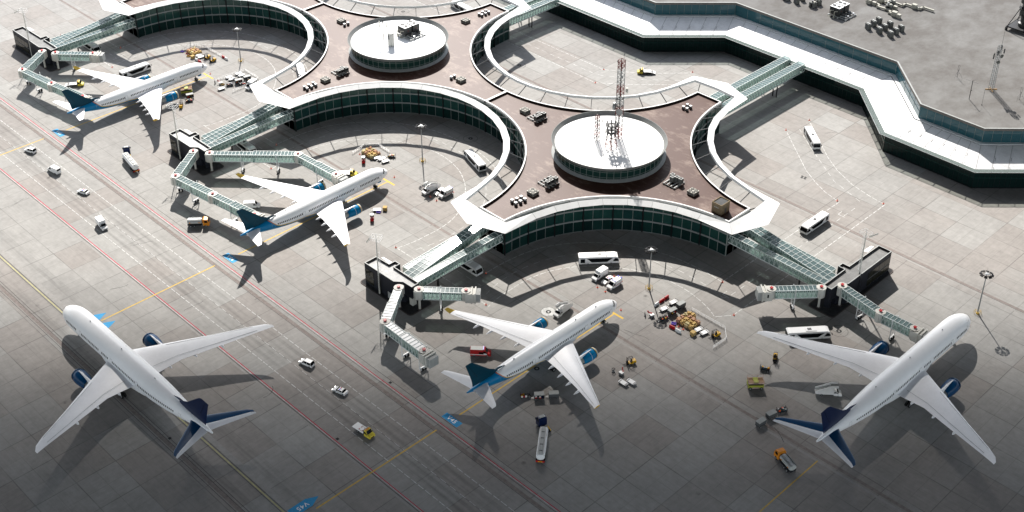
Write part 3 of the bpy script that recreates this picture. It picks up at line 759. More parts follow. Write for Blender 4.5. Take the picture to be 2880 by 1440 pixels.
def cab(parent, x, y, dx, dy, z=7.9):
    r = (dy,-dx)
    def P(a, b, h): return (x+dx*a+r[0]*b, y+dy*a+r[1]*b, h)
    m = MB()
    for (a0,a1,w,z0,z1) in ((-.2,1.6,1.75,z-3.5,z-.05),(1.6,2.0,1.95,z-3.6,z+.25),(2.0,2.7,1.7,z-3.4,z-.15),(2.7,3.1,1.95,z-3.6,z+.3)):
        m.loft([[P(a,-w,z0),P(a,w,z0),P(a,w,z1),P(a,-w,z1)] for a in (a0,a1)],'cream')
    o = m.build('cab', parent)
    m = MB()
    for i in range(5):
        a = 3.15+i*.28; m.loft([[P(q,-1.7+.05*(i%2),z-3.3),P(q,1.7-.05*(i%2),z-3.3),P(q,1.7-.05*(i%2),z-.1),P(q,-1.7+.05*(i%2),z-.1)] for q in (a,a+.2)],'palegrey')
    m.build('bellows', o)
    m = MB(); m.quad(P(1.0,-1.77,z-2.2),P(1.5,-1.77,z-2.2),P(1.5,-1.77,z-1.),P(1.0,-1.77,z-1.),'cabin'); m.build('window', o)
def jet_bridge(label, pts, legs, column=True, head=None, solid=False, z=7.9):
    """pts: rotunda, elbows ..., cab root"""
    root = thing('jet_bridge', label, 'jet bridge', (0,0,0), 0, 'jet bridges')
    rotunda(root, *pts[0], z+.05, column)
    for i, (a, b) in enumerate(zip(pts, pts[1:])):
        d = Vector((b[0]-a[0], b[1]-a[1])); L = d.length; d.normalize()
        p = (a[0]+d.x*1.3, a[1]+d.y*1.3, z); q = (b[0]-d.x*1.0, b[1]-d.y*1.0, z)
        if L > 16:        # telescopic: the outer part is a bit wider
            m_ = lerp(p, q, .5); tunnel(root, 'tunnel', p, m_, 2.5, 3.05, 1, 1.35, solid_roof=solid); tunnel(root, 'tunnel', (m_.x-d.x*.6,m_.y-d.y*.6,z+.14), (q[0],q[1],z+.14), 2.9, 3.3, 1, 1.35, solid_roof=solid)
        else: tunnel(root, 'tunnel', p, q, 2.6, 3.1, 1, 1.35, solid_roof=solid)
        if i < len(pts)-2: rotunda(root, *b, z+.05, False, 1.5)
    a, b = pts[-2], pts[-1]; d = Vector((b[0]-a[0], b[1]-a[1])).normalized()
    hd = d if head is None else Vector(head).normalized()
    o = rotunda(root, b[0], b[1], z+.05, False, 1.4)
    cab(root, b[0], b[1], hd.x, hd.y, z)
    for (x, y, k) in legs:
        a, b = pts[k], pts[k+1]; d = Vector((b[0]-a[0], b[1]-a[1])).normalized(); bogie(root, x, y, d.x, d.y)
def floodmast(label, x, y, h, dirx, mirror=False):
    root = thing('floodlight_mast', label, 'light mast', (x,y,0), 0, 'white lattice floodlight masts by the gate buildings')
    m = MB(); m.tube((0,0,0),(0,0,h),.28,'cream',10,.16); m.build('pole', root, True)
    m = MB()
    for s in (.55,.95): m.tube((s,.0,8.),(s,.0,h-.6),.035,'white',4)
    for k in range(int((h-9)/.5)): m.beam((.55,0,8.4+k*.5),(.95,0,8.4+k*.5),.04,.04,'white')
    for k in range(4): m.beam((0,0,8.5+k*(h-10)/3),(.95,0,8.5+k*(h-10)/3),.06,.06,'white')
    m.build('ladder', root)
    m = MB(); c = [(-1.6,-1.4),(1.7,-1.4),(1.7,1.2),(-1.6,1.2)]
    for z in (h-.1, h+.75):
        for i in range(4): m.beam((*c[i],z),(*c[(i+1)%4],z),.07,.07,'white')
    for i in range(4): m.beam((*c[i],h-.1),(*c[i],h+.75),.06,.06,'white')
    for i in range(5): m.beam((-1.6+i*.82,-1.4,h-.1),(-1.6+i*.82,1.2,h-.1),.05,.05,'white')
    m.tube((0,0,h),(0,0,h+1.6),.08,'white',6); m.build('platform', root)
    for i in range(6):
        l = MB(); q = -2.9+i*.62
        l.lathe([(.02,-.12),(.27,-.1),(.30,.06),(.02,.1)],'cream',10,'x',(-1.9,q,h+.3)); l.beam((-1.7,q,h+.3),(-1.6,q,h-.1),.05,.05,'white'); l.build('floodlight', root)
    root.rotation_euler = (0,0,rad(dirx))
def light_mast(label, x, y):
    def mk():
        root = thing('light_mast')
        m = MB(); m.tube((0,0,.3),(0,0,15.2),.24,'steel',12,.14); m.build('pole', root, True)
        m = MB(); m.prism([(1.1*cos(a)*.45,1.1*sin(a)*.45) for a in [2*pi*i/10 for i in range(10)]],0,.35,'lineyellow')
        for i in range(8):
            a = 2*pi*i/8; b = 2*pi*(i+1)/8
            m.tube((1.15*cos(a),1.15*sin(a),0),(1.15*cos(a),1.15*sin(a),1.0),.05,'lineyellow',5); m.tube((1.15*cos(a),1.15*sin(a),1.0),(.4*cos(a),.4*sin(a),1.2),.04,'lineyellow',4)
        m.build('guard', root)
        m = MB(); m.prism([(.85,0),(-.45,.75),(-.45,-.75)],15.2,15.5,'white'); m.lathe([(1.15,15.0),(1.25,15.1),(1.15,15.2)],'steel',20); m.tube((0,0,15.4),(0,0,17.4),.03,'steel',5)
        for i in range(8):
            a = 2*pi*i/8; m.beam((.3*cos(a),.3*sin(a),15.1),(1.7*cos(a),1.7*sin(a),15.1),.08,.08,'steel')
        hd = m.build('head_frame', root)
        for i in range(8):
            a = 2*pi*(i+.0)/8; l = MB(); c, s = cos(a), sin(a)
            def P(u, v, z): return (c*u-s*v, s*u+c*v, z)
            l.loft([[P(1.4,-.5,15.4),P(1.4,.5,15.4),P(2.15,.5,15.05),P(2.15,-.5,15.05)],[P(1.4,-.5,15.1),P(1.4,.5,15.1),P(2.05,.5,14.8),P(2.05,-.5,14.8)]],'black'); l.build('floodlight', hd)
        return root
    mk.__name__ = 'light_mast'
    put(mk, (), x, y, 20, label, 'light mast', 'tall apron light masts with ringed heads')
def bridges():
    T = {'44':(-373.55,244.4), '45':(-257.85,244.4), '43':(-489.25,244.4), 'R':(-200.,302.2)}
    gate_box(T['45'], False, 14.5, 'black gate building with white roof between stands V44 and V45', 'cream', 'boxroof')
    gate_box(T['44'], False, 14.5, 'black gate building with white roof between stands V43 and V44', 'boxwall', 'boxroof')
    gate_box(T['43'], False, 24.2, 'long dark gate building with big windows near the top left corner', 'boxwall', 'boxroof2', True)
    gate_box(T['R'], True, 25.2, 'long dark gate building with grey roof behind the docked navy finned airliner', 'boxwall', 'boxroof2', True)
    walkways(T['45'], False, 'gate building between stands V44 and V45'); walkways(T['44'], False, 'gate building between stands V43 and V44')
    walkways(T['43'], False, 'gate building near the top left corner'); walkways(T['R'], True, 'grey roofed gate building')
    jet_bridge('long jet bridge bent twice and docked at the rear of the V43 airliner', [(-485.3,201.),(-475.1,187.2),(-455.7,189.9),(-436.9,193.3)], [(-467.1,189.3,1),(-476.5,189.2,0),(-446.5,191.6,2)])
    jet_bridge('short straight jet bridge left free beside the V43 wing tip', [(-479.9,204.3),(-468.4,215.1)], [(-475.,208.9,0)])
    jet_bridge('long jet bridge bent twice and docked at the rear of the V44 airliner', [(-370.4,201.1),(-360.2,187.3),(-340.9,190.),(-320.2,193.)], [(-351.3,189.,1),(-361.5,189.2,0),(-331.,191.5,2)])
    jet_bridge('jet bridge running to the front door of the V44 airliner', [(-365.2,204.7),(-342.1,227.3),(-321.4,228.6)], [(-347.7,221.8,0),(-357.,212.7,0),(-330.5,228.1,1)])
    jet_bridge('bent white roofed jet bridge standing free left of the V45 airliner', [(-254.6,201.1),(-244.6,187.3),(-226.2,186.7)], [(-235.,187.,1),(-245.9,189.2,0),(-226.9,186.8,1)], solid=True)
    jet_bridge('short straight jet bridge with white cab left free above the V45 wing tip', [(-249.5,205.),(-238.7,214.9)], [(-244.6,209.5,0)], solid=False)
    jet_bridge('jet bridge docked at the left side of the navy finned airliner', [(-158.4,300.3),(-142.9,297.3),(-131.4,297.6)], [(-150.3,298.8,0),(-137.9,297.4,1)])
    jet_bridge('short straight jet bridge left free beside the bus at the navy finned airliner', [(-162.4,294.8),(-172.9,283.2)], [(-168.,288.6,0)])
    floodmast('white floodlight mast in front of the black gate building between V44 and V45', -264.6, 201.2, 21.5, 30)
    floodmast('white floodlight mast in front of the black gate building between V43 and V44', -381.0, 201.2, 22.4, 30)
    floodmast('white floodlight mast in front of the gate building near the top left corner', -498.8, 202.0, 21.5, 30)
    floodmast('white floodlight mast beside the grey roofed gate building on the right', -158.6, 310.4, 22.3, 165)
    light_mast('tall light mast with ringed head inside the bay of stand V43', -432.6, 263.4); light_mast('tall light mast with ringed head inside the bay of stand V44', -316.3, 264.5)
    light_mast('tall light mast with ringed head inside the bay of stand V45', -206.2, 264.5); light_mast('tall light mast with ringed head beyond the navy finned docked airliner', -125.9, 327.8)
    # pairs of footbridges between concourse and terminal
    for tx, y1, who, lg in ((-257.85, 417.2, 'near the tall mast', 399.7), (-373.55, 392.7, 'near the top edge', 375.8)):
        for s, nm in ((-1,'left'),(1,'right')):
            x = tx+s*3.45
            r = thing('glass_footbridge', '%s glass footbridge of the pair from concourse to terminal %s' % (nm, who), 'footbridge', (0,0,0), 0, 'glass footbridges to the terminal')
            tunnel(r, 'tunnel', (x,HPT,9.2), (x,y1,9.2), 3.3, 3.6, 1, 1.75, trussw=.13)
            m = MB()
            for k in ((.35,2.3) if s > 0 else (.6,)): pass
            m.tube((x-.9,lg,0),(x-.9,lg,5.8),.25,'black',8); m.tube((x+.9,lg,0),(x+.9,lg,5.8),.25,'black',8); m.build('support_post', r, True)
HPT = 360.1
# ------------------------------------------------------------------ vehicles (pointing +X, wheels on z = 0)
def wheels(parent, xs, y, r, w=.28, n=12):
    for x in xs:
        for s in (1,-1):
            m = MB(); m.tube((x,s*(y-w),r),(x,s*y,r),r,'rubber',n); m.tube((x,s*y,r),(x,s*(y+.02),r),r*.55,'steel',n); m.build('wheel', parent)
def sidepatch(parent, name, pts, y, m='cabin'):
    for s in (1,-1):
        b = MB(); b.add([(x,s*y,z) for x,z in pts], [tuple(range(len(pts)))], m); b.build(name, parent)
def make_bus(roofcol):
    r = thing('apron_bus'); L = 6.7
    b = MB(); b.taper([(-L,.35),(-L,2.75),(-L+.35,3.0),(L-1.3,3.0),(L-.5,2.7),(L-.02,1.5),(L,.35)], 3.0, .12, 'white', 2.3); b.build('body', r)
    sidepatch(r,'side_window',[(-4.0,2.45),(4.6,2.45),(2.7,.95),(-2.4,.95)],1.503)
    sidepatch(r,'rear_side_window',[(-6.1,2.35),(-4.6,2.35),(-4.6,.8),(-6.1,.8)],1.503)
    sidepatch(r,'front_side_window',[(5.3,2.4),(6.1,2.3),(6.6,1.5),(6.3,1.15),(4.5,1.15)],1.503)
    b = MB(); b.add([(L-.47,-1.25,2.62),(L-.47,1.25,2.62),(L+.0,1.35,1.48),(L+.02,1.35,1.1),(L+.02,-1.35,1.1),(L+.0,-1.35,1.48)],[(0,1,2,5),(5,2,3,4)],'cabin'); b.build('windscreen', r)
    b = MB(); b.add([(-L-.01,-1.3,2.6),(-L-.01,1.3,2.6),(-L-.01,1.35,.95),(-L-.01,-1.35,.95)],[(0,1,2,3)],'cabin'); b.build('rear_window', r)
    b = MB(); b.bx(-1.1,2.3,-.95,.95,3.0,3.14,'white'); u = b.build('roof_unit', r)
    b = MB()
    for i in range(3): b.bx(-.4+i*.42,-.06+i*.42,-.5,.5,3.14,3.17,'black')
    b.build('vent', u)
    b = MB(); b.bx(-L+.3,L-.3,-1.46,1.46,.2,.4,'dark'); b.build('chassis', r)
    for s in (1,-1):
        b = MB(); b.beam((L-.3,s*1.3,2.5),(L+.25,s*1.65,2.3),.07,.07,'dark'); b.bx(L+.15,L+.3,s*1.6-.14,s*1.6+.14,1.75,2.3,'dark'); b.build('mirror', r)
        b = MB(); b.bx(L-.05,L+.03,s*1.1-.2,s*1.1+.2,.65,.85,'palegrey'); b.build('headlight', r)
    wheels(r,(-3.6,4.0),1.48,.48)
    return r
def vanfront(r, L, W, H, col, stripe=None, win=True, cargo=True):
    """front-engined panel van; cab windows included"""
    h = L/2
    prof = [(-h,.35),(-h,H-.15),(-h+.2,H),(h-2.1,H),(h-1.75,H-.12),(h-.95,1.35),(h-.1,1.05),(h,.75),(h,.35)] if cargo else [(h-2.3,.35),(h-2.3,H-.05),(h-1.9,H),(h-1.5,H-.05),(h-.9,1.3),(h-.1,1.02),(h,.75),(h,.35)]
    b = MB(); b.taper(prof, W, .12, col, 1.1); o = b.build('body' if cargo else 'cab', r)
    w2 = W/2
    b = MB(); x0, z0, x1, z1 = (h-1.72,H-.16,h-1.0,1.40) if cargo else (h-1.5,H-.09,h-.94,1.36)
    q = .03
    b.quad((x0+q,-w2+.2,z0+q),(x0+q,w2-.2,z0+q),(x1+q,w2-.12,z1+q),(x1+q,-w2+.12,z1+q),'cabin'); b.build('windscreen', r)
    yy = w2+.004
    for s in (1,-1):
        b = MB(); b.add([(h-2.3,s*(yy-.07),1.95 if H>2.1 else H-.2),(h-1.75,s*(yy-.07),1.95 if H>2.1 else H-.2),(h-1.2,s*yy,1.35),(h-2.3,s*yy,1.3)],[(0,1,2,3)],'cabin'); b.build('side_window', r)
        b = MB(); b.bx(h-1.3,h-1.15,s*(w2+.06)-.12,s*(w2+.06)+.12,1.3,1.6,'dark'); b.build('mirror', r)
        b = MB(); b.quad((h-.28,s*(w2-.02)-s*.3,1.0),(h-.28,s*(w2-.02),.98),(h+.01,s*(w2-.05),.72),(h+.01,s*(w2-.05)-s*.35,.74),'chrome'); b.build('headlight', r)
    b = MB(); b.bx(h-.02,h+.03,-w2*.6,w2*.6,.42,.68,'black'); b.build('grille', r)
    return o
def make_van(col, lights, stripe):
    L, W, H = 5.7, 2.0, 2.45
    r = thing('van'); vanfront(r, L, W, H, col)
    wheels(r,(-1.75,1.85),1.0,.36)
    b = MB(); b.bx(-2.87,-2.84,-.8,.8,1.5,2.15,'cabin'); b.build('rear_window', r)
    if stripe:
        sidepatch(r,'stripe',[(-2.8,1.12),(.9,1.12),(.9,.92),(-2.8,.92)],1.006,stripe)
    if lights:
        for i,(x,y) in enumerate(((.35,-.45),(.35,.45),(-2.5,-.6),(-2.5,.6))):
            b = MB(); b.bx(x-.16,x+.16,y-.24,y+.24,2.45,2.62,'lampblue'); b.build('beacon', r)
    return r
def make_fire_van():
    r = thing('van'); L, W, H = 6.2, 2.1, 2.5
    vanfront(r, L, W, H, 'red'); wheels(r,(-1.9,2.0),1.05,.38)
    sidepatch(r,'stripe',[(-3.05,.95),(1.6,.95),(1.6,.72),(-3.05,.72)],1.057,'white')
    sidepatch(r,'side_opening',[(-.5,1.75),(.8,1.75),(.8,1.1),(-.5,1.1)],1.0575,'cabin')
    sidepatch(r,'door_panel',[(.95,1.3),(1.9,1.3),(1.9,.75),(.95,.75)],1.0577,'white')
    b = MB(); b.bx(-3.0,.7,-.85,.85,2.5,2.53,'palegrey'); b.build('roof_panel', r)
    b = MB(); b.bx(.75,1.0,-.8,.8,2.5,2.68,'lampblue'); b.build('light_bar', r)
    return r
def make_box_truck():
    r = thing('box_truck'); L = 5.9
    vanfront(r, L, 2.0, 2.2, 'white', cargo=False)
    b = MB(); b.bx(-2.95,.75,-1.1,1.1,.75,2.95,'white'); b.build('cargo_box', r)
    b = MB(); b.side([(.75,2.2),(.75,2.95),(1.2,2.3)],-.95,.95,'white'); b.build('wind_deflector', r)
    b = MB(); b.bx(-2.8,2.2,-.9,.9,.4,.75,'dark'); b.build('chassis', r); wheels(r,(-1.8,2.0),1.0,.36)
    return r
def make_car(kind):
    mini = kind == 'minivan'; L, W, H = (4.8,1.85,1.75) if mini else (4.6,1.8,1.42)
    h = L/2; r = thing('minivan' if mini else 'police_car' if kind == 'police' else 'car')
    b = MB(); b.taper([(-h,.3),(-h,.85),(-h+.15,1.0),(h-1.1,.98),(h-.15,.75),(h,.6),(h,.3)],W,.04,'white',.6); b.build('body', r)
    cab_ = [(-h+.06,.98),(-h+.3,H-.1),(-h+.6,H),(h-1.9,H),(h-1.1,.96)] if mini else [(-h+.55,.97),(-h+1.15,H),(h-2.0,H),(h-1.15,.95)]
    b = MB(); b.taper(cab_,W-.1,.18,'cabin',.95); b.build('window', r)
    b = MB()
    if mini: b.bx(-h+.55,h-1.95,-W/2+.2,W/2-.2,H-.01,H+.03,'white')
    else: b.bx(-h+1.1,h-2.0,-W/2+.2,W/2-.2,H-.01,H+.03,'white')
    for s in (1,-1):
        for x in ((-h+.45,-h+1.8,h-1.95) if mini else (-h+1.15,-h+2.0,h-2.0)): b.beam((x,s*(W/2-.045),.97),(x,s*(W/2-.2),H),.09,.06,'white')
    b.build('roof', r)
    if kind == 'police':
        b = MB(); b.bx(-.3,-.05,-.6,0,H+.03,H+.15,'red'); b.bx(-.3,-.05,0,.6,H+.03,H+.15,'lampblue'); b.build('light_bar', r)
        sidepatch(r,'stripe',[(-h+.2,.72),(h-.6,.66),(h-.6,.56),(-h+.2,.62)],W/2+.002,'finblue')
    for s in (1,-1):
        b = MB(); b.bx(h-.1,h+.01,s*W*.36-.18,s*W*.36+.18,.58,.72,'chrome'); b.build('headlight', r)
        b = MB(); b.bx(-h-.01,-h+.05,s*W*.38-.14,s*W*.38+.14,.65,.85,'red'); b.build('tail_light', r)
    wheels(r,(-h+.85,h-.9),W/2,.33)
    return r
def make_tanker(kind):
    r = thing('tanker_truck')
    if kind == 'big':
        # tractor is turned a little at its own end; trailer lies behind it
        t = MB()
        n = 16; rings = []
        for x, k in ((-6.6,.6),(-6.5,.94),(-6.2,1.),(4.2,1.),(4.5,.94),(4.6,.6)): rings.append([(x,1.22*k*cos(2*pi*i/n),2.15+1.02*k*sin(2*pi*i/n)) for i in range(n)])
        t.loft(rings,'white'); o = t.build('tank', r, True)
        t = MB(); t.bx(-6.3,4.3,-.5,.5,3.12,3.26,'palegrey')
        for s in (-.85,.85): t.bx(-6.3,4.3,s-.06,s+.06,2.95,3.2,'white')
        for x in (-5.,-2.6,-.2,2.2): t.bx(x-.12,x+.12,-.45,.45,3.26,3.32,'midgrey')
        t.build('catwalk', o)
        t = MB(); t.bx(-6.7,4.4,-.7,.7,.9,1.2,'dark'); t.bx(-6.9,-6.7,-1.2,1.2,.7,1.15,'red'); t.bx(-6.92,-6.75,-.6,.6,.8,1.05,'yellow'); t.build('chassis', r)
        wheels(r,(-5.9,-4.7,-3.5),1.25,.5,.4)
    else:
        t = MB(); n = 16; rings = []
        for x, k in ((-3.7,.6),(-3.6,.95),(-3.4,1.),(1.0,1.),(1.2,.95),(1.3,.6)): rings.append([(x,1.15*k*cos(2*pi*i/n),1.95+.88*k*sin(2*pi*i/n)) for i in range(n)])
        t.loft(rings,'palegrey'); o = t.build('tank', r, True)
        t = MB(); t.bx(-3.5,1.1,-.4,.4,2.8,2.9,'steel'); t.bx(-3.4,1.1,-.95,-.88,2.5,2.85,'steel'); t.bx(-3.4,1.1,.88,.95,2.5,2.85,'steel'); t.build('catwalk', o)
        for s in (1,-1):
            t = MB(); t.add([(x,s*1.17,z) for x, z in ((-3.0,1.75),(-2.6,1.75),(-2.6,2.15),(-3.0,2.15))],[(0,1,2,3)],'orange'); t.build('hazard_sign', o)
            t = MB(); t.add([(x,s*1.17,z) for x, z in ((0.2,1.75),(.6,1.75),(.6,2.15),(.2,2.15))],[(0,1,2,3)],'orange'); t.build('hazard_sign', o)
        t = MB(); t.bx(-3.8,3.4,-.8,.8,.7,1.05,'dark'); t.bx(-3.5,1.,-1.2,1.2,.8,1.1,'dark'); t.build('chassis', r)
        t = MB(); t.taper([(1.6,.7),(1.6,2.9),(2.0,3.05),(3.3,2.95),(3.7,1.9),(3.75,.6)],2.4,.1,'orange',2.); c = t.build('cab', r)
        t = MB(); t.quad((3.36,-1.0,2.85),(3.36,1.0,2.85),(3.72,1.08,1.95),(3.72,-1.08,1.95),'cabin'); t.build('windscreen', c)
        for s in (1,-1):
            t = MB(); t.add([(x,s*1.19,z) for x, z in ((2.1,1.8),(3.3,1.8),(3.1,2.65),(2.1,2.65))],[(0,1,2,3)],'cabin'); t.build('side_window', c)
        wheels(r,(-2.6,-1.3,2.6),1.2,.5,.35)
    return r
def make_tractor():
    r = thing('tractor_truck')
    t = MB(); t.taper([(.2,.9),(.2,3.3),(.5,3.6),(1.7,3.45),(2.3,2.4),(2.4,.5),(.9,.5)],2.45,.1,'navy',2.4); c = t.build('cab', r)
    t = MB(); t.quad((1.76,-1.0,3.3),(1.76,1.0,3.3),(2.34,1.1,2.35),(2.34,-1.1,2.35),'cabin'); t.build('windscreen', c)
    for s in (1,-1):
        t = MB(); t.add([(x,s*1.22,z) for x, z in ((.7,2.1),(1.9,2.1),(1.6,3.0),(.7,3.0))],[(0,1,2,3)],'cabin'); t.build('side_window', c)
        t = MB(); t.bx(2.0,2.2,s*1.4-.12,s*1.4+.12,2.2,2.9,'dark'); t.build('mirror', c)
    t = MB(); t.bx(-2.6,1.8,-.5,.5,.6,.95,'dark'); t.bx(-1.8,-.6,-.5,.5,.95,1.15,'midgrey'); t.build('chassis', r)
    t = MB(); t.bx(.6,1.5,-.8,.8,3.55,3.75,'palegrey'); t.build('roof_spoiler', c)
    t = MB(); t.bx(-2.3,-.5,1.0,1.25,.5,1.0,'steel'); t.bx(-2.3,-.5,-1.25,-1.0,.5,1.0,'lineyellow'); t.build('fuel_tank', r)
    wheels(r,(-1.9,1.5),1.22,.5,.4)
    return r
def make_flatbed(ramp):
    r = thing('tow_truck')
    vanfront(r, 6.6, 2.1, 2.3, 'flatyellow', cargo=False)
    b = MB()
    if ramp: b.side([(.7,1.05),(.7,1.2),(-2.0,1.2),(-4.3,.55),(-4.3,.42),(-2.0,1.05)],-1.15,1.15,'white')
    else: b.side([(.7,1.05),(.7,1.22),(-3.6,1.22),(-3.6,1.05)],-1.15,1.15,'white')
    o = b.build('flat_bed', r)
    b = MB()
    for y in (-.85,.7): b.bx(-1.6,.2,y,y+.15,1.2,1.26,'palegrey')
    for x in (-.1,-1.2):
        for y in (-.5,.4): b.bx(x-.2,x+.05,y-.12,y+.12,1.2,1.3,'red')
    b.build('wheel_chocks', o)
    b = MB(); b.bx(.72,.82,-1.05,1.05,1.2,2.3,'steel'); b.build('headboard', r)
    b = MB(); b.bx(1.2,1.5,-.7,.7,2.3,2.45,'orange'); b.build('light_bar', r)
    b = MB(); b.bx(-3.2,2.6,-.8,.8,.45,1.05,'dark'); b.build('chassis', r); wheels(r,(-1.6,2.25),1.02,.4)
    return r
def make_stairs():
    r = thing('stair_truck')
    vanfront(r, 7.0, 2.0, 1.95, 'white', cargo=False)
    b = MB(); b.side([(1.3,.7),(1.3,3.1),(.3,3.1),(-4.0,1.1),(-4.0,.75),(-3.0,.6)],-.95,.95,'white'); o = b.build('stair_body', r)
    b = MB()
    for i in range(12): x = -3.8+i*.34; z = 1.22+i*.158; b.bx(x,x+.2,-.7,.7,z-.03,z+.03,'palegrey')
    b.bx(.3,2.3,-.8,.8,3.1,3.2,'palegrey'); b.build('steps', o)
    b = MB()
    for s in (-.92,.92):
        b.side([(-4.0,1.1),(-4.0,1.75),(.3,3.85),(2.3,3.9),(2.3,3.2),(.3,3.15)],s-.03,s+.03,'white'); b.beam((-4.0,s,1.95),(.3,s,4.05),.07,.07,'dark'); b.beam((.3,s,4.05),(2.3,s,4.1),.07,.07,'steel')
        for x, z in ((-4.,1.1),(-2.,2.05),(.3,3.1),(2.3,3.2)): b.beam((x,s,z),(x,s,z+.95),.06,.06,'steel')
    b.build('handrail', o)
    b = MB(); b.bx(-3.2,2.6,-.75,.75,.42,.7,'dark'); b.build('chassis', r); wheels(r,(-2.2,2.5),.98,.38)
    return r
def make_loader():
    r = thing('cargo_loader')
    b = MB(); b.bx(-2.2,2.2,-1.3,1.3,.55,1.5,'lime'); b.bx(-2.3,2.3,-1.4,1.4,1.5,1.7,'lime'); o = b.build('chassis', r)
    b = MB(); b.bx(-1.0,1.0,-1.34,1.34,.5,1.0,'platform'); b.build('side_panel', o)
    b = MB(); b.bx(-2.3,2.3,-1.4,1.4,2.3,2.5,'platform')
    for y in (-.95,-.35,.25,.85): b.bx(-2.2,2.2,y,y+.3,2.5,2.56,'wood')
    b.bx(-.7,.7,-1.1,1.1,2.5,2.75,'lime'); p = b.build('platform', r)
    b = MB()
    for s in (-1,1): b.beam((-1.9,s*1.1,1.7),(1.9,s*1.1,2.3),.14,.14,'dark'); b.beam((1.9,s*1.1,1.7),(-1.9,s*1.1,2.3),.14,.14,'dark')
    b.build('scissor_lift', r)
    b = MB()
    for z in (2.95,3.4):
        for s in (-1.38,1.38): b.beam((-2.28,s,z),(2.28,s,z),.05,.05,'platform')
        for x in (-2.28,2.28): b.beam((x,-1.38,z),(x,1.38,z),.05,.05,'platform')
    for x in (-2.28,-.76,.76,2.28):
        for s in (-1.38,1.38): b.beam((x,s,2.5),(x,s,3.4),.05,.05,'platform')
    b.build('guard_rail', p); wheels(r,(-1.6,1.6),1.4,.5,.35,14)
    return r
def make_forklift(col):
    r = thing('forklift')
    b = MB(); b.side([(-1.6,.35),(-1.7,1.1),(-1.45,1.35),(-.5,1.3),(-.35,.75),(.5,.7),(.75,1.0),(.85,.35)],-.62,.62,col); o = b.build('body', r)
    b = MB(); b.bx(-.45,.1,-.3,.3,.75,1.0,'black'); b.bx(-.55,-.4,-.3,.3,1.0,1.6,'black'); b.build('seat', r)
    b = MB()
    for s in (-.55,.55):
        b.beam((.6,s,.9),(.35,s,2.35),.08,.08,'black'); b.beam((-.9,s,1.3),(-.65,s,2.35),.08,.08,'black'); b.beam((.35,s,2.35),(-.65,s,2.35),.08,.08,'black')
    if col == 'red': b.bx(-.7,.42,-.6,.6,2.35,2.45,'white')
    else:
        b.beam((.35,-.55,2.35),(.35,.55,2.35),.08,.08,'black'); b.beam((-.65,-.55,2.35),(-.65,.55,2.35),.08,.08,'black')
        for k in range(3): b.beam((.35,-.3+k*.3,2.35),(-.65,-.3+k*.3,2.35),.04,.04,'black')
    b.build('overhead_guard', r)
    b = MB()
    for s in (-.4,.4): b.beam((1.0,s,.15),(1.0,s,2.5),.14,.2,'black')
    for z in (.5,1.4,2.4): b.beam((1.0,-.4,z),(1.0,.4,z),.1,.12,'black')
    b.bx(1.08,1.16,-.55,.55,.2,.9,'black'); ms = b.build('mast', r)
    b = MB()
    for s in (-.35,.35): b.bx(1.15,2.35,s-.08,s+.08,.12,.18,'dark')
    b.build('fork', ms); wheels(r,(-1.15,.55),.66,.36,.28)
    return r
def make_dolly(d):
    r = thing('baggage_dolly')
    b = MB(); b.prism([(-1.45,-.6),(-1.3,-.75),(1.3,-.75),(1.45,-.6),(1.45,.6),(1.3,.75),(-1.3,.75),(-1.45,.6)],.55,.68,'white'); b.build('bed', r)
    b = MB()
    for x, z in ((1.42,1.05),(-1.42,.8)):
        for s in (-.65,.65): b.beam((x,s,.6),(x,s,z),.07,.07,'dark')
        b.beam((x,-.65,z),(x,.65,z),.08,.08,'dark')
    b.beam((1.0,-.65,.70),(1.0,.65,.70),.1,.05,'dark'); b.beam((-1.05,-.65,.70),(-1.05,.65,.70),.1,.05,'dark'); b.build('end_rail', r)
    b = MB(); b.bx(-1.2,1.2,-.5,.5,.4,.55,'dark'); b.beam((-1.3,-.3,.4),(-2.1,0,.3),.07,.07,'steel'); b.beam((-1.3,.3,.4),(-2.1,0,.3),.07,.07,'steel'); b.build('drawbar', r); wheels(r,(-.95,.95),.68,.24,.16,10)
    return r
LUG = ('black','midgrey','red','yellow','finblue','navy','dark','white','palegrey','conered','black','black')
def luggage(parent, L, W, z0, seed):
    rn = random.Random(seed); b = MB(); x = -L/2
    while x < L/2-.3:
        y = -W/2
        while y < W/2-.3:
            w, l, h = rn.uniform(.3,.5), rn.uniform(.4,.65), rn.uniform(.2,.45)
            b.bx(x,min(x+l,L/2),y,min(y+w,W/2),z0,z0+h,rn.choice(LUG))
            if rn.random() < .5: b.bx(x+.05,x+l*.9,y+.05,y+w*.9,z0+h,z0+h+rn.uniform(.15,.35),rn.choice(LUG))
            y += w+.04
        x += .6
    o = b.build('luggage_load', parent); o['kind'] = 'stuff'; return o
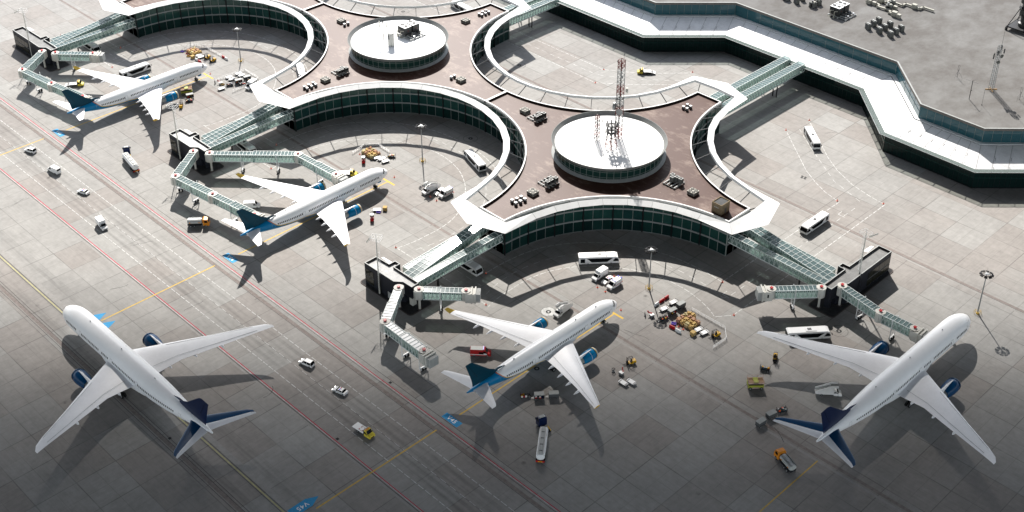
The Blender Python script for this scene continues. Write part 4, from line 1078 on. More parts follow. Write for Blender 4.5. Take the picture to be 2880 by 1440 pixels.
def make_cart(kind, seed):
    r = thing('baggage_cart')
    b = MB(); b.bx(-1.45,1.45,-.75,.75,.45,.6,'dark'); b.beam((-1.4,-.3,.45),(-2.3,0,.35),.07,.07,'steel'); b.beam((-1.4,.3,.45),(-2.3,0,.35),.07,.07,'steel'); b.build('chassis', r)
    if kind == 'open':
        luggage(r, 2.6, 1.35, .6, seed)
        for x in (-1.4,1.4):
            b = MB()
            for s in (-.7,.7): b.beam((x,s,.6),(x,s,1.5),.07,.07,'black')
            b.beam((x,-.7,1.45),(x,.7,1.45),.08,.1,'black'); b.beam((x,-.7,1.0),(x,.7,1.0),.06,.06,'black')
            b.build('end_frame', r)
    else:
        b = MB()
        b.side([(-1.45,1.75),(-1.45,1.9),(1.45,1.9),(1.45,1.75)],-.78,.78,'grey'); t = b.build('canopy', r)
        b = MB(); b.bx(-1.45,-1.35,-.75,.75,.6,1.75,'midgrey'); b.bx(1.35,1.45,-.75,.75,.6,1.75,'midgrey'); b.bx(-1.4,1.4,.68,.75,.6,1.75,'midgrey')
        if kind == 'closed': b.bx(-1.4,1.4,-.75,-.68,.6,1.75,'midgrey')
        b.build('cover', r)
        if kind == 'half': luggage(r, 2.5, 1.2, .6, seed)
    wheels(r,(-1.0,1.0),.72,.26,.16,10)
    return r
def make_pump():
    r = thing('ground_power_unit')
    b = MB(); b.bx(-.1,1.2,-.5,.5,.25,.95,'steel'); b.build('casing', r)
    b = MB(); b.bx(-.12,-.1,-.3,.3,.4,.8,'black'); b.build('vent', r)
    b = MB(); b.beam((1.0,.55,.95),(.2,1.2,1.1),.12,.12,'red'); b.beam((.8,.3,.95),(.0,.95,1.1),.12,.12,'red'); b.beam((.0,1.1,1.),(-.2,1.4,1.6),.3,.3,'red'); b.build('handle', r); wheels(r,(.2,1.0),.5,.2,.12,8)
    return r
def make_valve():
    r = thing('hose_reel')
    b = MB()
    for a in range(16): b.tube((-.1,.45*cos(a*pi/8),.9+.45*sin(a*pi/8)),(-.1,.45*cos((a+1)*pi/8),.9+.45*sin((a+1)*pi/8)),.1,'midgrey',6)
    b.build('reel', r); b = MB(); b.bx(-.3,.3,-.5,.5,0,.2,'midgrey'); b.beam((0,0,.2),(0,0,.9),.2,.2,'midgrey'); b.build('base', r); return r
def make_barrier(col):
    r = thing('traffic_barrier')
    b = MB(); b.side([(-1.05,.0),(-1.05,.75),(-.85,1.0),(.85,1.0),(1.05,.75),(1.05,0),(.6,0),(.5,.15),(-.5,.15),(-.6,0)],-.14,.14,col); b.side([(-1.0,0.),(-1.0,.2),(1.,.2),(1.,0.)],-.28,.28,col); b.build('body', r)
    return r
def make_cone():
    r = thing('traffic_cone'); b = MB(); b.lathe([(.24,.04),(.06,.75),(.01,.76)],'conered',10); b.build('cone', r); b = MB(); b.bx(-.3,.3,-.3,.3,0,.05,'conered'); b.build('base', r)
    b = MB(); b.lathe([(.175,.30),(.125,.50)],'white',10); b.build('reflective_band', r); return r
def make_pallet(m, st):
    r = thing('carton_pallet')
    b = MB(); b.bx(-.64,.64,-.64,.64,.02,.16,'wood'); b.build('pallet', r)
    rn = random.Random(st*3+1); b = MB()
    for i in range(3):
        for j in range(3):
            h = 1.15+(.35 if rn.random() < .55 else 0)
            for k in range(3 if h < 1.3 else 4): b.bx(-.62+i*.42,-.62+i*.42+.40,-.62+j*.42,-.62+j*.42+.40,.17+k*.33,.17+k*.33+.315,m)
    b.build('cartons', r)
    return r
def make_carton(m):
    r = thing('carton'); b = MB(); b.bx(-.7,.7,-.7,.7,.05,1.25,m); b.bx(-.72,.72,-.06,.06,.04,1.26,'carton3'); b.build('box', r); b = MB(); b.bx(.2,.65,-1.05,-.72,.05,.6,m); b.build('small_box', r); return r
def make_tray(m):
    r = thing('plastic_crate'); b = MB(); b.bx(-.7,.7,-.5,.5,0,.12,m)
    for s in (-1,1): b.bx(-.7,.7,s*.5-.03,s*.5+.03,.12,.45,m); b.bx(s*.7-.03,s*.7+.03,-.5,.5,.12,.45,m)
    b.build('shell', r); return r
def railing(label, pts):
    r = thing('railing', label, 'railing', (0,0,0), 0, 'white railings round the freight')
    b = MB(); po = MB()
    for p, q in zip(pts, pts[1:]):
        for z in (.35,.7,1.08): b.beam((*p,z),(*q,z),.06,.06,'white')
        n = max(1, round(hypot(q[0]-p[0],q[1]-p[1])/1.3))
        for i in range(n+1): c = lerp((*p,0),(*q,0),i/n); po.beam((c.x,c.y,0),(c.x,c.y,1.1),.07,.07,'white')
    b.build('rail', r); po.build('post', r)

ORD = ('first','second','third','fourth','fifth')
def block(stand, x0, y0, nx, ny, pitch, skew, cols):
    """pallets in a block; rows count from the side facing the viewer (towards -Y)"""
    k = 0
    nm = {'carton':'yellow','carton2':'brown','carton3':'pale yellow'}
    for j in range(ny):
        for i in range(nx):
            c = cols[k % len(cols)]; k += 1
            if c is None: continue
            o = put(make_pallet, (c, (k*7) % 5), x0+i*pitch, y0+j*pitch+skew*i, 90*(k % 4),
                '%s carton pallet, %s from left, %s row of the freight block, stand %s' % (nm[c], ORD[i], ('front','second','third','back')[j], stand), 'pallet', 'carton pallets in the freight blocks')
def vehicles():
    B = 'white apron buses'
    for x, y, a, l in ((-454.2,225.6,90,'white apron bus standing between the V43 airliner wing and the bay'),
        (-489.5,224.0,0,'white apron bus half hidden under the glass walkways near the top left corner'),
        (-404.6,365.6,175,'white apron bus at the top edge, half hidden behind the concourse roof'),
        (-404.2,274.2,150,'white apron bus seen through the canopy struts of the bay at V43'),
        (-301.5,277.4,162,'white apron bus in the shade inside the bay of stand V44'),
        (-223.2,380.4,-40,'white apron bus alone on the sunny apron below the terminal front'),
        (-227.4,263.8,49,'white apron bus in the shade inside the bay of stand V45'),
        (-189.3,332.1,-90,'white apron bus driving between the concourse tip and the grey roofed gate building'),
        (-156.4,280.2,50,'white apron bus beside the far wing of the docked navy finned airliner'),
        (-370.5,222.6,-4,'white apron bus under the glass walkways left of the V44 airliner'),
        (-256.0,230.6,0,'white apron bus poking out under the glass walkways left of the V45 airliner')):
        put(make_bus, ('white',), x, y, a, l, 'bus', B)
    put(make_flatbed, (True,), -461.6, 202.2, 53, 'yellow tow truck with lowered white ramp behind the V43 wing', 'tow truck', 'yellow tow trucks')
    put(make_flatbed, (False,), -327.9, 238.7, 40, 'yellow tow truck with white bed beside the nose of the V44 airliner', 'tow truck', 'yellow tow trucks')
    put(make_flatbed, (False,), -218.4, 157.5, 5, 'yellow tow truck driving on the dashed service road', 'tow truck', 'yellow tow trucks')
    put(make_flatbed, (True,), -304.4, 377.8, 222, 'small yellow tow truck alone on the far apron left of the tall mast', 'tow truck', 'yellow tow trucks')
    put(make_loader, (), -423.9, 231.2, 62, 'lime yellow cargo loader beside the engine of the V43 airliner', 'cargo loader', 'cargo loaders')
    put(make_loader, (), -154.0, 250.2, 47, 'lime yellow cargo loader behind the wing of the docked navy finned airliner', 'cargo loader', 'cargo loaders')
    put(make_cart, ('half',3), -419.6, 230.0, 72, 'grey roofed baggage cart beside the cargo loader at V43', 'baggage cart', 'baggage carts')
    put(make_cart, ('open',4), -417.2, 228.1, 68, 'open baggage cart full of bags between loader and forklift at V43', 'baggage cart', 'baggage carts')
    put(make_forklift, ('yellow',), -415.6, 223.4, 140, 'yellow forklift seen from behind near the engine of the V43 airliner', 'forklift', 'forklifts')
    put(make_tanker, ('big',), -390.4, 185.6, 170, 'long white tanker trailer left of the black gate building', 'tanker trailer', 'white tanker trailers')
    put(make_tractor, (), -396.5, 188.0, 150, 'navy tractor truck pulling the white tanker near stand V43', 'truck', 'navy tractor trucks')
    put(make_tanker, ('big',), -180.2, 189.0, 129, 'long white tanker trailer in the dark foreground below the V45 airliner', 'tanker trailer', 'white tanker trailers')
    put(make_tractor, (), -184.9, 194.2, 160, 'navy tractor truck pulling the white tanker below the V45 airliner', 'truck', 'navy tractor trucks')
    put(make_tanker, ('small',), -338.2, 181.6, 49, 'silver tanker truck with orange cab behind the tail of the V44 airliner', 'tanker truck', 'orange tanker trucks')
    put(make_tanker, ('small',), -129.6, 230.5, 158, 'silver tanker truck with orange cab by the tail of the docked navy finned airliner', 'tanker truck', 'orange tanker trucks')
    put(make_car, ('minivan',), -425.2, 163.8, 200, 'white minivan on the service road near the left edge', 'minivan', 'white minivans')
    put(make_car, ('minivan',), -253.0, 163.8, 195, 'white minivan on the service road above the taxiing airliner', 'minivan', 'white minivans')
    put(make_van, ('white',False,None), -405.6, 163.2, 190, 'plain white van on the service road near the left edge', 'van', 'white vans')
    put(make_car, ('police',), -384.9, 163.6, 200, 'white police sedan on the service road left of the box truck', 'police car', 'police cars')
    put(make_car, ('police',), -236.4, 163.2, 195, 'white police sedan on the service road behind the minivan', 'police car', 'police cars')
    put(make_box_truck, (), -360.8, 157.4, -8, 'white box truck driving on the service road towards the viewer', 'box truck', 'white box trucks')
    put(make_van, ('white',False,None), -334.9, 201.3, 52, 'plain white van parked behind the wing of the V44 airliner', 'van', 'white vans')
    put(make_stairs, (), -298.6, 252.8, 268, 'white stair truck at the foot of the light mast in bay V44', 'stair truck', 'white stair trucks')
    put(make_car, ('police',), -295.6, 254.6, 270, 'white police car parked between stair truck and ambulance', 'police car', 'police cars')
    put(make_van, ('white',True,'red'), -292.8, 254.9, 271, 'white ambulance with blue lamps and red stripe beside the stair truck', 'ambulance', 'ambulances')
    put(make_forklift, ('red',), -331.3, 248.6, 138, 'red forklift with white roof beside the freight block of V44', 'forklift', 'forklifts')
    put(make_forklift, ('red',), -299.2, 226.4, 140, 'red forklift with white roof in front of the engine of V44', 'forklift', 'forklifts')
    D = 'baggage dollies'
    for x, y, a, l in ((-302.3,231.2,48,'empty white dolly in front of the engine of the V44 airliner'),
        (-195.8,264.0,80,'empty white dolly beside the closed grey cart, nearest the red barriers at V45'),(-195.7,259.4,80,'empty white dolly nearest the white barrier at V45'),
        (-181.7,258.9,78,'empty white dolly touching the freight block at V45'),(-179.5,259.0,79,'empty white dolly between freight block and forklift at V45'),
        (-449.4,253.2,82,'empty white dolly touching the freight block at V43'),(-447.3,253.1,82,'empty white dolly nearest the pair of forklifts at V43'),
        (-423.1,251.1,82,'empty white dolly at the left end of the fenced dollies near V43'),(-420.8,251.0,82,'empty white dolly beside the power unit among the fenced dollies near V43'),
        (-423.0,255.8,80,'empty white dolly nearest the corner of the railing near V43'),(-420.9,255.7,81,'empty white dolly beside the covered carts in the railing near V43'),
        (-416.7,243.1,83,'empty white dolly alone outside the railing near V43'),
        (-329.6,253.7,76,'empty white dolly touching the freight block at V44'),(-327.8,254.4,78,'empty white dolly, middle one of three at V44'),(-325.5,254.3,78,'empty white dolly, farthest of three from the freight block at V44'),
        (-181.6,224.0,180,'empty white dolly nearer the V45 wing, of two below the yellow forklift'),(-180.2,226.0,182,'empty white dolly farther from the V45 wing, of two below the yellow forklift')):
        put(make_dolly, (0,), x, y, a, l, 'dolly', D)
    C = 'baggage carts'
    for k, sd, x, y, a, l in (('closed',0,-192.8,264.1,84,'closed grey baggage cart at the back of the V45 equipment'),('half',5,-192.6,259.6,84,'grey roofed baggage cart with open side at V45'),
        ('open',6,-192.6,255.6,82,'open baggage cart full of bags in the shade of the light mast at V45'),
        ('open',7,-417.2,247.5,70,'open baggage cart full of bags beside the power unit near V43'),('open',8,-414.2,251.7,72,'open baggage cart full of bags, middle one near V43 canopy tip'),
        ('half',9,-416.4,251.3,78,'grey roofed baggage cart with open side inside the railing near V43'),('closed',0,-416.4,255.5,78,'closed grey baggage cart inside the railing near V43'),
        ('open',4,-414.3,256.1,72,'open baggage cart full of bags deepest in the railing near V43'),
        ('open',10,-326.8,258.3,45,'open baggage cart full of bags beside three dollies at V44'),
        ('open',11,-197.5,199.7,52,'open baggage cart at the head of the train in the V45 wing shadow'),('half',12,-194.4,202.2,50,'grey roofed baggage cart in the middle of the train behind the V45 wing'),('closed',0,-191.8,205.5,49,'closed grey baggage cart at the end of the train behind the V45 wing'),
        ('open',13,-156.4,258.3,205,'open baggage cart full of bags beside the yellow forklift near the navy finned airliner'),('open',14,-142.4,247.0,240,'open baggage cart at the head of the train by the navy tail plane'),
        ('half',15,-143.2,243.0,257,'grey roofed baggage cart in the middle of the train by the navy tail plane'),('closed',0,-143.3,238.3,263,'closed grey baggage cart at the end of the train by the navy tail plane')):
        put(make_cart, (k, sd), x, y, a, l, 'baggage cart', C)
    for x, y, a, l in ((-196.3,253.5,70,'grey ground power unit with red handles at V45 beside the light mast shadow'),(-421.0,245.0,75,'grey ground power unit with red handles near the railing at V43'),(-185.3,226.7,0,'grey ground power unit with red handles below the yellow forklift')):
        put(make_pump, (), x, y, a, l, 'power unit', 'ground power units')
    for x, y, a, l in ((-198.0,253.0,40,'small grey hose reel beside the power unit at V45'),(-423.,244.2,40,'small grey hose reel beside the power unit near V43'),(-187.2,226.0,-40,'small grey hose reel beside the power unit below the forklift')):
        put(make_valve, (), x, y, a, l, 'hose reel', 'hose reels')
    put(make_box_truck, (), -221.3, 257.6, 270, 'white box truck parked beside the police car in bay V45', 'box truck', 'white box trucks')
    put(make_car, ('police',), -218.0, 257.9, 270, 'white police car parked between box truck and ambulance', 'police car', 'police cars')
    put(make_van, ('white',True,'red'), -214.8, 257.5, 270, 'white ambulance with blue lamps and red stripe beside the box truck', 'ambulance', 'ambulances')
    put(make_stairs, (), -217.0, 235.6, 275, 'white stair truck beside the far engine of the V45 airliner', 'stair truck', 'white stair trucks')
    put(make_stairs, (), -137.2, 262.8, 40, 'white stair truck in the wing shadow of the docked navy finned airliner', 'stair truck', 'white stair trucks')
    put(make_fire_van, (), -220.2, 203.6, 42, 'red van with white stripe behind the wing of the V45 airliner', 'van', 'red vans')
    put(make_forklift, ('yellow',), -176.3, 260.3, 256, 'yellow forklift inside the railing at V45', 'forklift', 'forklifts')
    put(make_forklift, ('yellow',), -444.8, 254.5, 272, 'yellow forklift touching the dollies, of two beside the V43 nose', 'forklift', 'forklifts')
    put(make_forklift, ('yellow',), -440.8, 254.6, 270, 'yellow forklift farther from the dollies, of two beside the V43 nose', 'forklift', 'forklifts')
    put(make_forklift, ('yellow',), -186.1, 232.3, 246, 'yellow forklift alone right of the V45 engine', 'forklift', 'forklifts')
    put(make_forklift, ('yellow',), -157.1, 264.4, 302, 'yellow forklift beside the far wing of the docked navy finned airliner', 'forklift', 'forklifts')
    for c, x, y, a, l in (('red',-198.9,262.1,90,'red traffic barrier, middle one of three in line at V45'),('red',-198.9,264.5,90,'red traffic barrier at the far end of the line of three at V45'),('white',-198.9,259.6,90,'white traffic barrier at the near end of the line of three at V45'),
        ('red',-188.1,254.1,5,'red traffic barrier in front of the freight block at V45'),('white',-185.6,254.0,5,'white traffic barrier in front of the freight block at V45'),
        ('red',-440.6,260.0,3,'red traffic barrier at the end of the railing at V43'),('white',-438.3,259.9,3,'white traffic barrier at the end of the railing at V43'),
        ('red',-444.1,250.4,2,'red traffic barrier just behind the nose of the V43 airliner'),('white',-446.5,250.4,2,'white traffic barrier just behind the nose of the V43 airliner')):
        put(make_barrier, (c,), x, y, a, l, 'barrier', 'plastic traffic barriers')
    block('V45', -188.6, 257.9, 4, 3, 1.62, .0, ('carton2','carton','carton3','carton','carton2','carton','carton','carton','carton3','carton2','carton2','carton2','carton'))
    put(make_pallet, ('carton',3), -188.4, 262.7, 0, 'yellow carton pallet alone behind the left end of the V45 freight block', 'pallet', 'carton pallets in the freight blocks')
    put(make_pallet, ('carton',1), -186.8, 262.8, 0, 'yellow carton pallet, second behind the V45 freight block', 'pallet', 'carton pallets in the freight blocks')
    block('V43', -455.5, 252.1, 4, 3, 1.5, .0, ('carton2','carton','carton3','carton','carton2','carton','carton2','carton','carton3','carton2','carton2','carton'))
    block('V44', -336.0, 252.4, 4, 3, 1.6, .0, ('carton3','carton2','carton','carton3','carton','carton2','carton','carton','carton2','carton3','carton2','carton2'))
    put(make_carton, ('carton',), -181.6, 256.2, 0, 'single yellow carton in front of the dollies at V45', 'carton', 'single cartons'); put(make_carton, ('carton',), -449.6, 250.5, 0, 'single yellow carton in front of the dollies at V43', 'carton', 'single cartons')
    put(make_carton, ('carton',), -300.9, 233.6, 40, 'single yellow carton beside the dolly in front of the V44 engine', 'carton', 'single cartons')
    for x, y, a, l in ((-183.6,258.2,10,'purple plastic crate between freight block and dollies at V45'),(-189.0,256.0,30,'purple plastic crate at the left corner of the freight block at V45'),(-301.2,230.9,40,'purple plastic crate beside the dolly in front of the V44 engine'),(-451.4,252.9,0,'purple plastic crate between freight block and dollies at V43'),(-458.,250.6,20,'purple plastic crate at the left end of the railing at V43')):
        put(make_tray, ('purple',), x, y, a, l, 'crate', 'purple crates')
    put(make_tray, ('carton',), -420.0, 245.8, 20, 'shallow yellow crate beside the power unit near V43', 'crate')
    put(make_tray, ('carton',), -452.2, 250.0, 40, 'shallow yellow crate beside the single carton at V43', 'crate')
    railing('white railing round the back and right of the V45 freight block', [(-189.6,265.5),(-176.6,265.4),(-173.0,261.6),(-173.2,255.4)])
    railing('white railing behind the V43 freight block', [(-458.5,249.9),(-459.9,257.7),(-455.,259.7),(-441.8,260.2)])
    railing('white railing round the fenced dollies near V43', [(-424.8,245.3),(-424.1,259.6),(-413.6,259.3)]); railing('short white railing below the baggage carts near V43', [(-411.5,244.9),(-411.9,251.6)])
    railing('white railing behind the V44 freight block', [(-338.8,249.2),(-340.1,256.3),(-336.6,260.1),(-329.5,259.7)])
    put(make_box_truck, (), -409.6, 252.8, 288, 'white box truck partly hidden under the white canopy tip near V43', 'box truck', 'white box trucks')
    for x, y, l in ((-218.2,253.2,'in front of the box truck in bay V45'),(-214.9,253.3,'in front of the ambulance in bay V45'),(-218.4,261.4,'behind the police car in bay V45'),(-215.0,261.3,'behind the ambulance in bay V45'),(-205.1,249.7,'ahead of the nose of the V45 airliner'),
        (-191.8,284.1,'at the shaded corner of the dashed lines right of bay V45'),(-178.7,272.9,'at the sunny corner of the dashed lines right of bay V45'),(-192.8,351.6,'at the left lane corner beyond the bus near the terminal'),(-180.3,361.6,'at the right lane corner beyond the bus near the terminal'),
        (-280.6,221.4,'at the lane corner right of the V44 airliner'),(-248.8,232.9,'beside the bus under the walkways left of V45'),(-236.7,221.4,'at the lane corner left of the V45 wing'),(-315.1,249.8,'ahead of the nose of the V44 airliner'),(-296.0,250.4,'in front of the stair truck in bay V44'),(-292.5,250.3,'in front of the ambulance in bay V44'),(-292.6,258.3,'behind the ambulance in bay V44'),
        (-313.4,356.7,'at the near lane corner left of the tall mast'),(-318.9,368.1,'at the far lane corner left of the tall mast'),(-291.1,392.8,'at the lane corner under the terminal front'),(-235.0,380.3,'left of the lone bus below the terminal'),(-233.1,393.3,'behind the lone bus below the terminal'),
        (-466.2,221.5,'at the lane corner left of the V43 wing'),(-480.1,233.5,'at the shaded lane corner beside the V43 walkways'),(-509.9,221.1,'at the lane corner near the top left corner'),(-431.8,247.6,'ahead of the nose of the V43 airliner'),(-455.2,250.7,'at the left front of the V43 freight block'),(-453.5,250.7,'at the middle front of the V43 freight block'),(-364.3,232.8,'beside the bus left of V44'),(-351.6,221.3,'at the lane corner above the V44 wing'),(-336.7,251.1,'at the left front of the V44 freight block'),
        (-187.1,256.1,'at the left front of the V45 freight block'),(-185.3,256.1,'at the middle front of the V45 freight block'),(-124.8,320.6,'ahead of the nose of the docked navy finned airliner')):
        put(make_cone, (), x, y, 15, 'small orange traffic cone '+l, 'traffic cone', 'orange traffic cones')
# ------------------------------------------------------------------ roof equipment
def make_fanbox():
    r = thing('fan_unit'); b = MB(); b.bx(-1.5,1.5,-1.45,1.45,.15,1.3,'duct'); b.bx(-1.3,1.3,-1.25,1.25,0,.15,'dark'); b.build('casing', r)
    b = MB()
    for y in (-1.452,1.452): b.bx(-1.3,1.3,y-.01,y+.01,.3,1.0,'unit')
    for x in (-1.502,1.502): b.bx(x-.01,x+.01,-1.3,1.3,.3,1.0,'unit')
    b.build('side_grille', r)
    for x in (-.72,.72):
        for y in (-.7,.7):
            f = MB(); f.lathe([(.58,1.3),(.60,1.42),(.54,1.42),(.5,1.33),(.01,1.33)],'dark',16,'z',(x,y,0)); f.lathe([(.2,1.38),(.01,1.4)],'duct',10,'z',(x,y,0))
            for k in range(3): a = k*pi/3; f.beam((x+.55*cos(a),y+.55*sin(a),1.41),(x-.55*cos(a),y-.55*sin(a),1.41),.05,.02,'duct')
            f.build('fan', r)
    return r
def make_rack():
    r = thing('cooling_rack')
    b = MB()
    for y in (-2.3,-.8,.8,2.3): b.bx(-2.8,2.8,y-.16,y+.16,.35,.62,'palegrey')
    for x in (-2.7,-.2,2.6): b.bx(x-.12,x+.12,-2.7,2.7,.1,.35,'black')
    b.build('base_frame', r)
    for x, y in ((1.3,-1.9),(1.3,-.2),(.2,.9),(1.5,1.9)):
        b = MB(); b.bx(x-.72,x+.72,y-.66,y+.66,.62,2.5,'unit'); u = b.build('cooling_unit', r)
        b = MB(); b.lathe([(.5,2.5),(.5,2.6),(.42,2.6),(.4,2.53),(.01,2.53)],'dark',14,'z',(x,y,0)); b.bx(x-.7,x+.7,y-.64,y+.64,2.501,2.51,'palegrey'); b.build('fan', u)
        b = MB(); b.bx(x+.72,x+.74,y-.6,y+.6,1.4,2.3,'black'); b.build('grille', u)
    b = MB()
    for z in (.6,1.6):
        for p, q in (((-3.,-3.),(3.,-3.)),((3.,-3.),(3.,3.)),((3.,3.),(-3.,3.)),((-3.,3.),(-3.,-3.))): b.beam((*p,z),(*q,z),.03,.03,'midgrey')
    for p in ((-3.,-3.),(3.,-3.),(3.,3.),(-3.,3.)): b.beam((*p,0),(*p,1.6),.03,.03,'midgrey')
    b.build('guard_rail', r); return r
def make_condenser():
    r = thing('condenser'); b = MB(); b.bx(-.42,.42,-.42,.42,.12,1.15,'midgrey'); b.bx(-.5,.5,-.5,.5,0,.12,'black'); b.build('casing', r)
    b = MB(); b.bx(-.46,.46,-.46,.46,1.15,1.24,'white'); b.build('lid', r); b = MB(); b.bx(-.35,.35,-.43,-.42,.6,.72,'white'); b.bx(.42,.43,-.35,.35,.6,.72,'white'); b.build('label_strip', r); return r
def make_chiller():
    r = thing('chiller')
    b = MB()
    for y in (-3.8,-.1,3.6): b.bx(-4.2,4.6,y-.15,y+.15,.35,.65,'steel')
    for x in (-4.,-1.5,1.2,4.4): b.bx(x-.15,x+.15,-4.,3.9,.3,.55,'steel')
    for x in (-4.1,.5,4.4):
        for y in (-3.9,0,3.8): b.tube((x,y,0),(x,y,.5),.35,'palegrey',10)
    b.build('skid', r)
    for y in (-1.95,2.35):
        b = MB(); b.bx(-3.9,.7,y-1.75,y+1.75,.95,4.2,'chiller'); u = b.build('unit', r)
        b = MB(); b.bx(-3.95,.75,y-1.8,y+1.8,4.2,4.3,'white'); b.build('lid', u)
        for x in (-2.9,-.7):
            f = MB(); f.lathe([(.75,4.3),(.75,4.5),(.66,4.5),(.62,4.36),(.01,4.36)],'dark',16,'z',(x,y,0)); f.lathe([(.2,4.45),(.01,4.47)],'palegrey',8,'z',(x,y,0)); f.build('fan', u)
        b = MB()
        for k in range(18): b.bx(-3.85+k*.26,-3.78+k*.26,y-1.77,y-1.75,1.0,4.1,'dark')
        b.bx(.71,.73,y-.3,y+.1,2.4,2.8,'redwhite'); b.build('side_panel', u)
        b = MB(); b.bx(1.3,2.6,y-.8,y+.6,.65,1.7,'chiller'); b.tube((1.,y+.9,1.2),(4.2,y+.9,1.2),.2,'steel',8); b.tube((1.,y-1.1,1.0),(4.2,y-1.1,1.0),.2,'steel',8); b.tube((3.2,y-.4,.6),(3.2,y-.4,1.6),.35,'midgrey',10); b.tube((3.9,y+.3,.6),(3.9,y+.3,1.4),.3,'chrome',10); b.build('pump', r)
    for x in (-3.0,-1.0):
        b = MB(); b.path([(x,-4.6,0),(x,-4.6,2.6),(x+.3,-4.6,2.9),(x+1.1,-3.8,2.9)],.18,'duct',8); b.bx(x-.5,x+.5,-5.1,-4.1,0,.15,'duct'); b.build('pipe', r)
    return r
def make_greyunit():
    r = thing('roof_unit'); b = MB(); b.side([(-1.2,.1),(-1.2,2.3),(-.9,2.5),(.9,2.5),(1.2,2.3),(1.2,.1)],-.8,.8,'unit'); b.bx(-1.25,1.25,-.85,.85,0,.1,'dark'); b.build('casing', r)
    b = MB()
    for x in (-.5,.5): b.tube((x,0,2.45),(x,0,2.68),.35,'palegrey',10)
    b.build('vent_cap', r); b = MB(); b.bx(-1.0,1.0,-.82,-.8,.3,2.1,'midgrey'); b.build('grille', r); return r
def make_ahu():
    r = thing('air_handler'); b = MB(); b.bx(-1.3,1.3,-1.1,1.1,.15,2.3,'unit'); b.bx(-1.4,1.4,-1.2,1.2,0,.15,'dark'); b.build('casing', r)
    b = MB(); b.bx(-.6,.5,-1.12,-1.1,.4,1.9,'black'); b.build('grille', r)
    b = MB(); b.tube((-.4,0,2.3),(-.4,0,3.1),.28,'midgrey',8); b.bx(.2,1.,-.6,.6,2.3,2.7,'duct'); b.bx(-.8,.0,-.4,.4,3.0,3.2,'steel'); b.build('exhaust', r); return r
def lattice(mb, x, y, z0, z1, w0, w1, n, mfn, r=.06):
    def c(k, f): w = (w0+(w1-w0)*f)/2; return (x+w*(1,-1,-1,1)[k], y+w*(1,1,-1,-1)[k], z0+(z1-z0)*f)
    for i in range(n):
        f0, f1 = i/n, (i+1)/n; m = mfn(f0)
        for k in range(4):
            mb.beam(c(k,f0),c(k,f1),r*2,r*2,m); k2 = (k+1)%4
            mb.beam(c(k,f0) if i%2 else c(k2,f0), c(k2,f1) if i%2 else c(k,f1), r*1.1,r*1.1,m); mb.beam(c(k,f1),c(k2,f1),r*1.1,r*1.1,m)
def dish(parent, x, y, z, r, a, m='steel', drum=False):
    d = MB(); c, s = cos(a), sin(a)
    prof = [(.02,.0),(r*.6,.08),(r,.28),(r,.34 if not drum else .95),(.02,.3 if not drum else .97)]
    d.lathe(prof, m, 18, 'x'); d.v = [(x+v[0]*c-v[1]*s, y+v[0]*s+v[1]*c, z+v[2]) for v in d.v]; d.build('dish', parent, True)
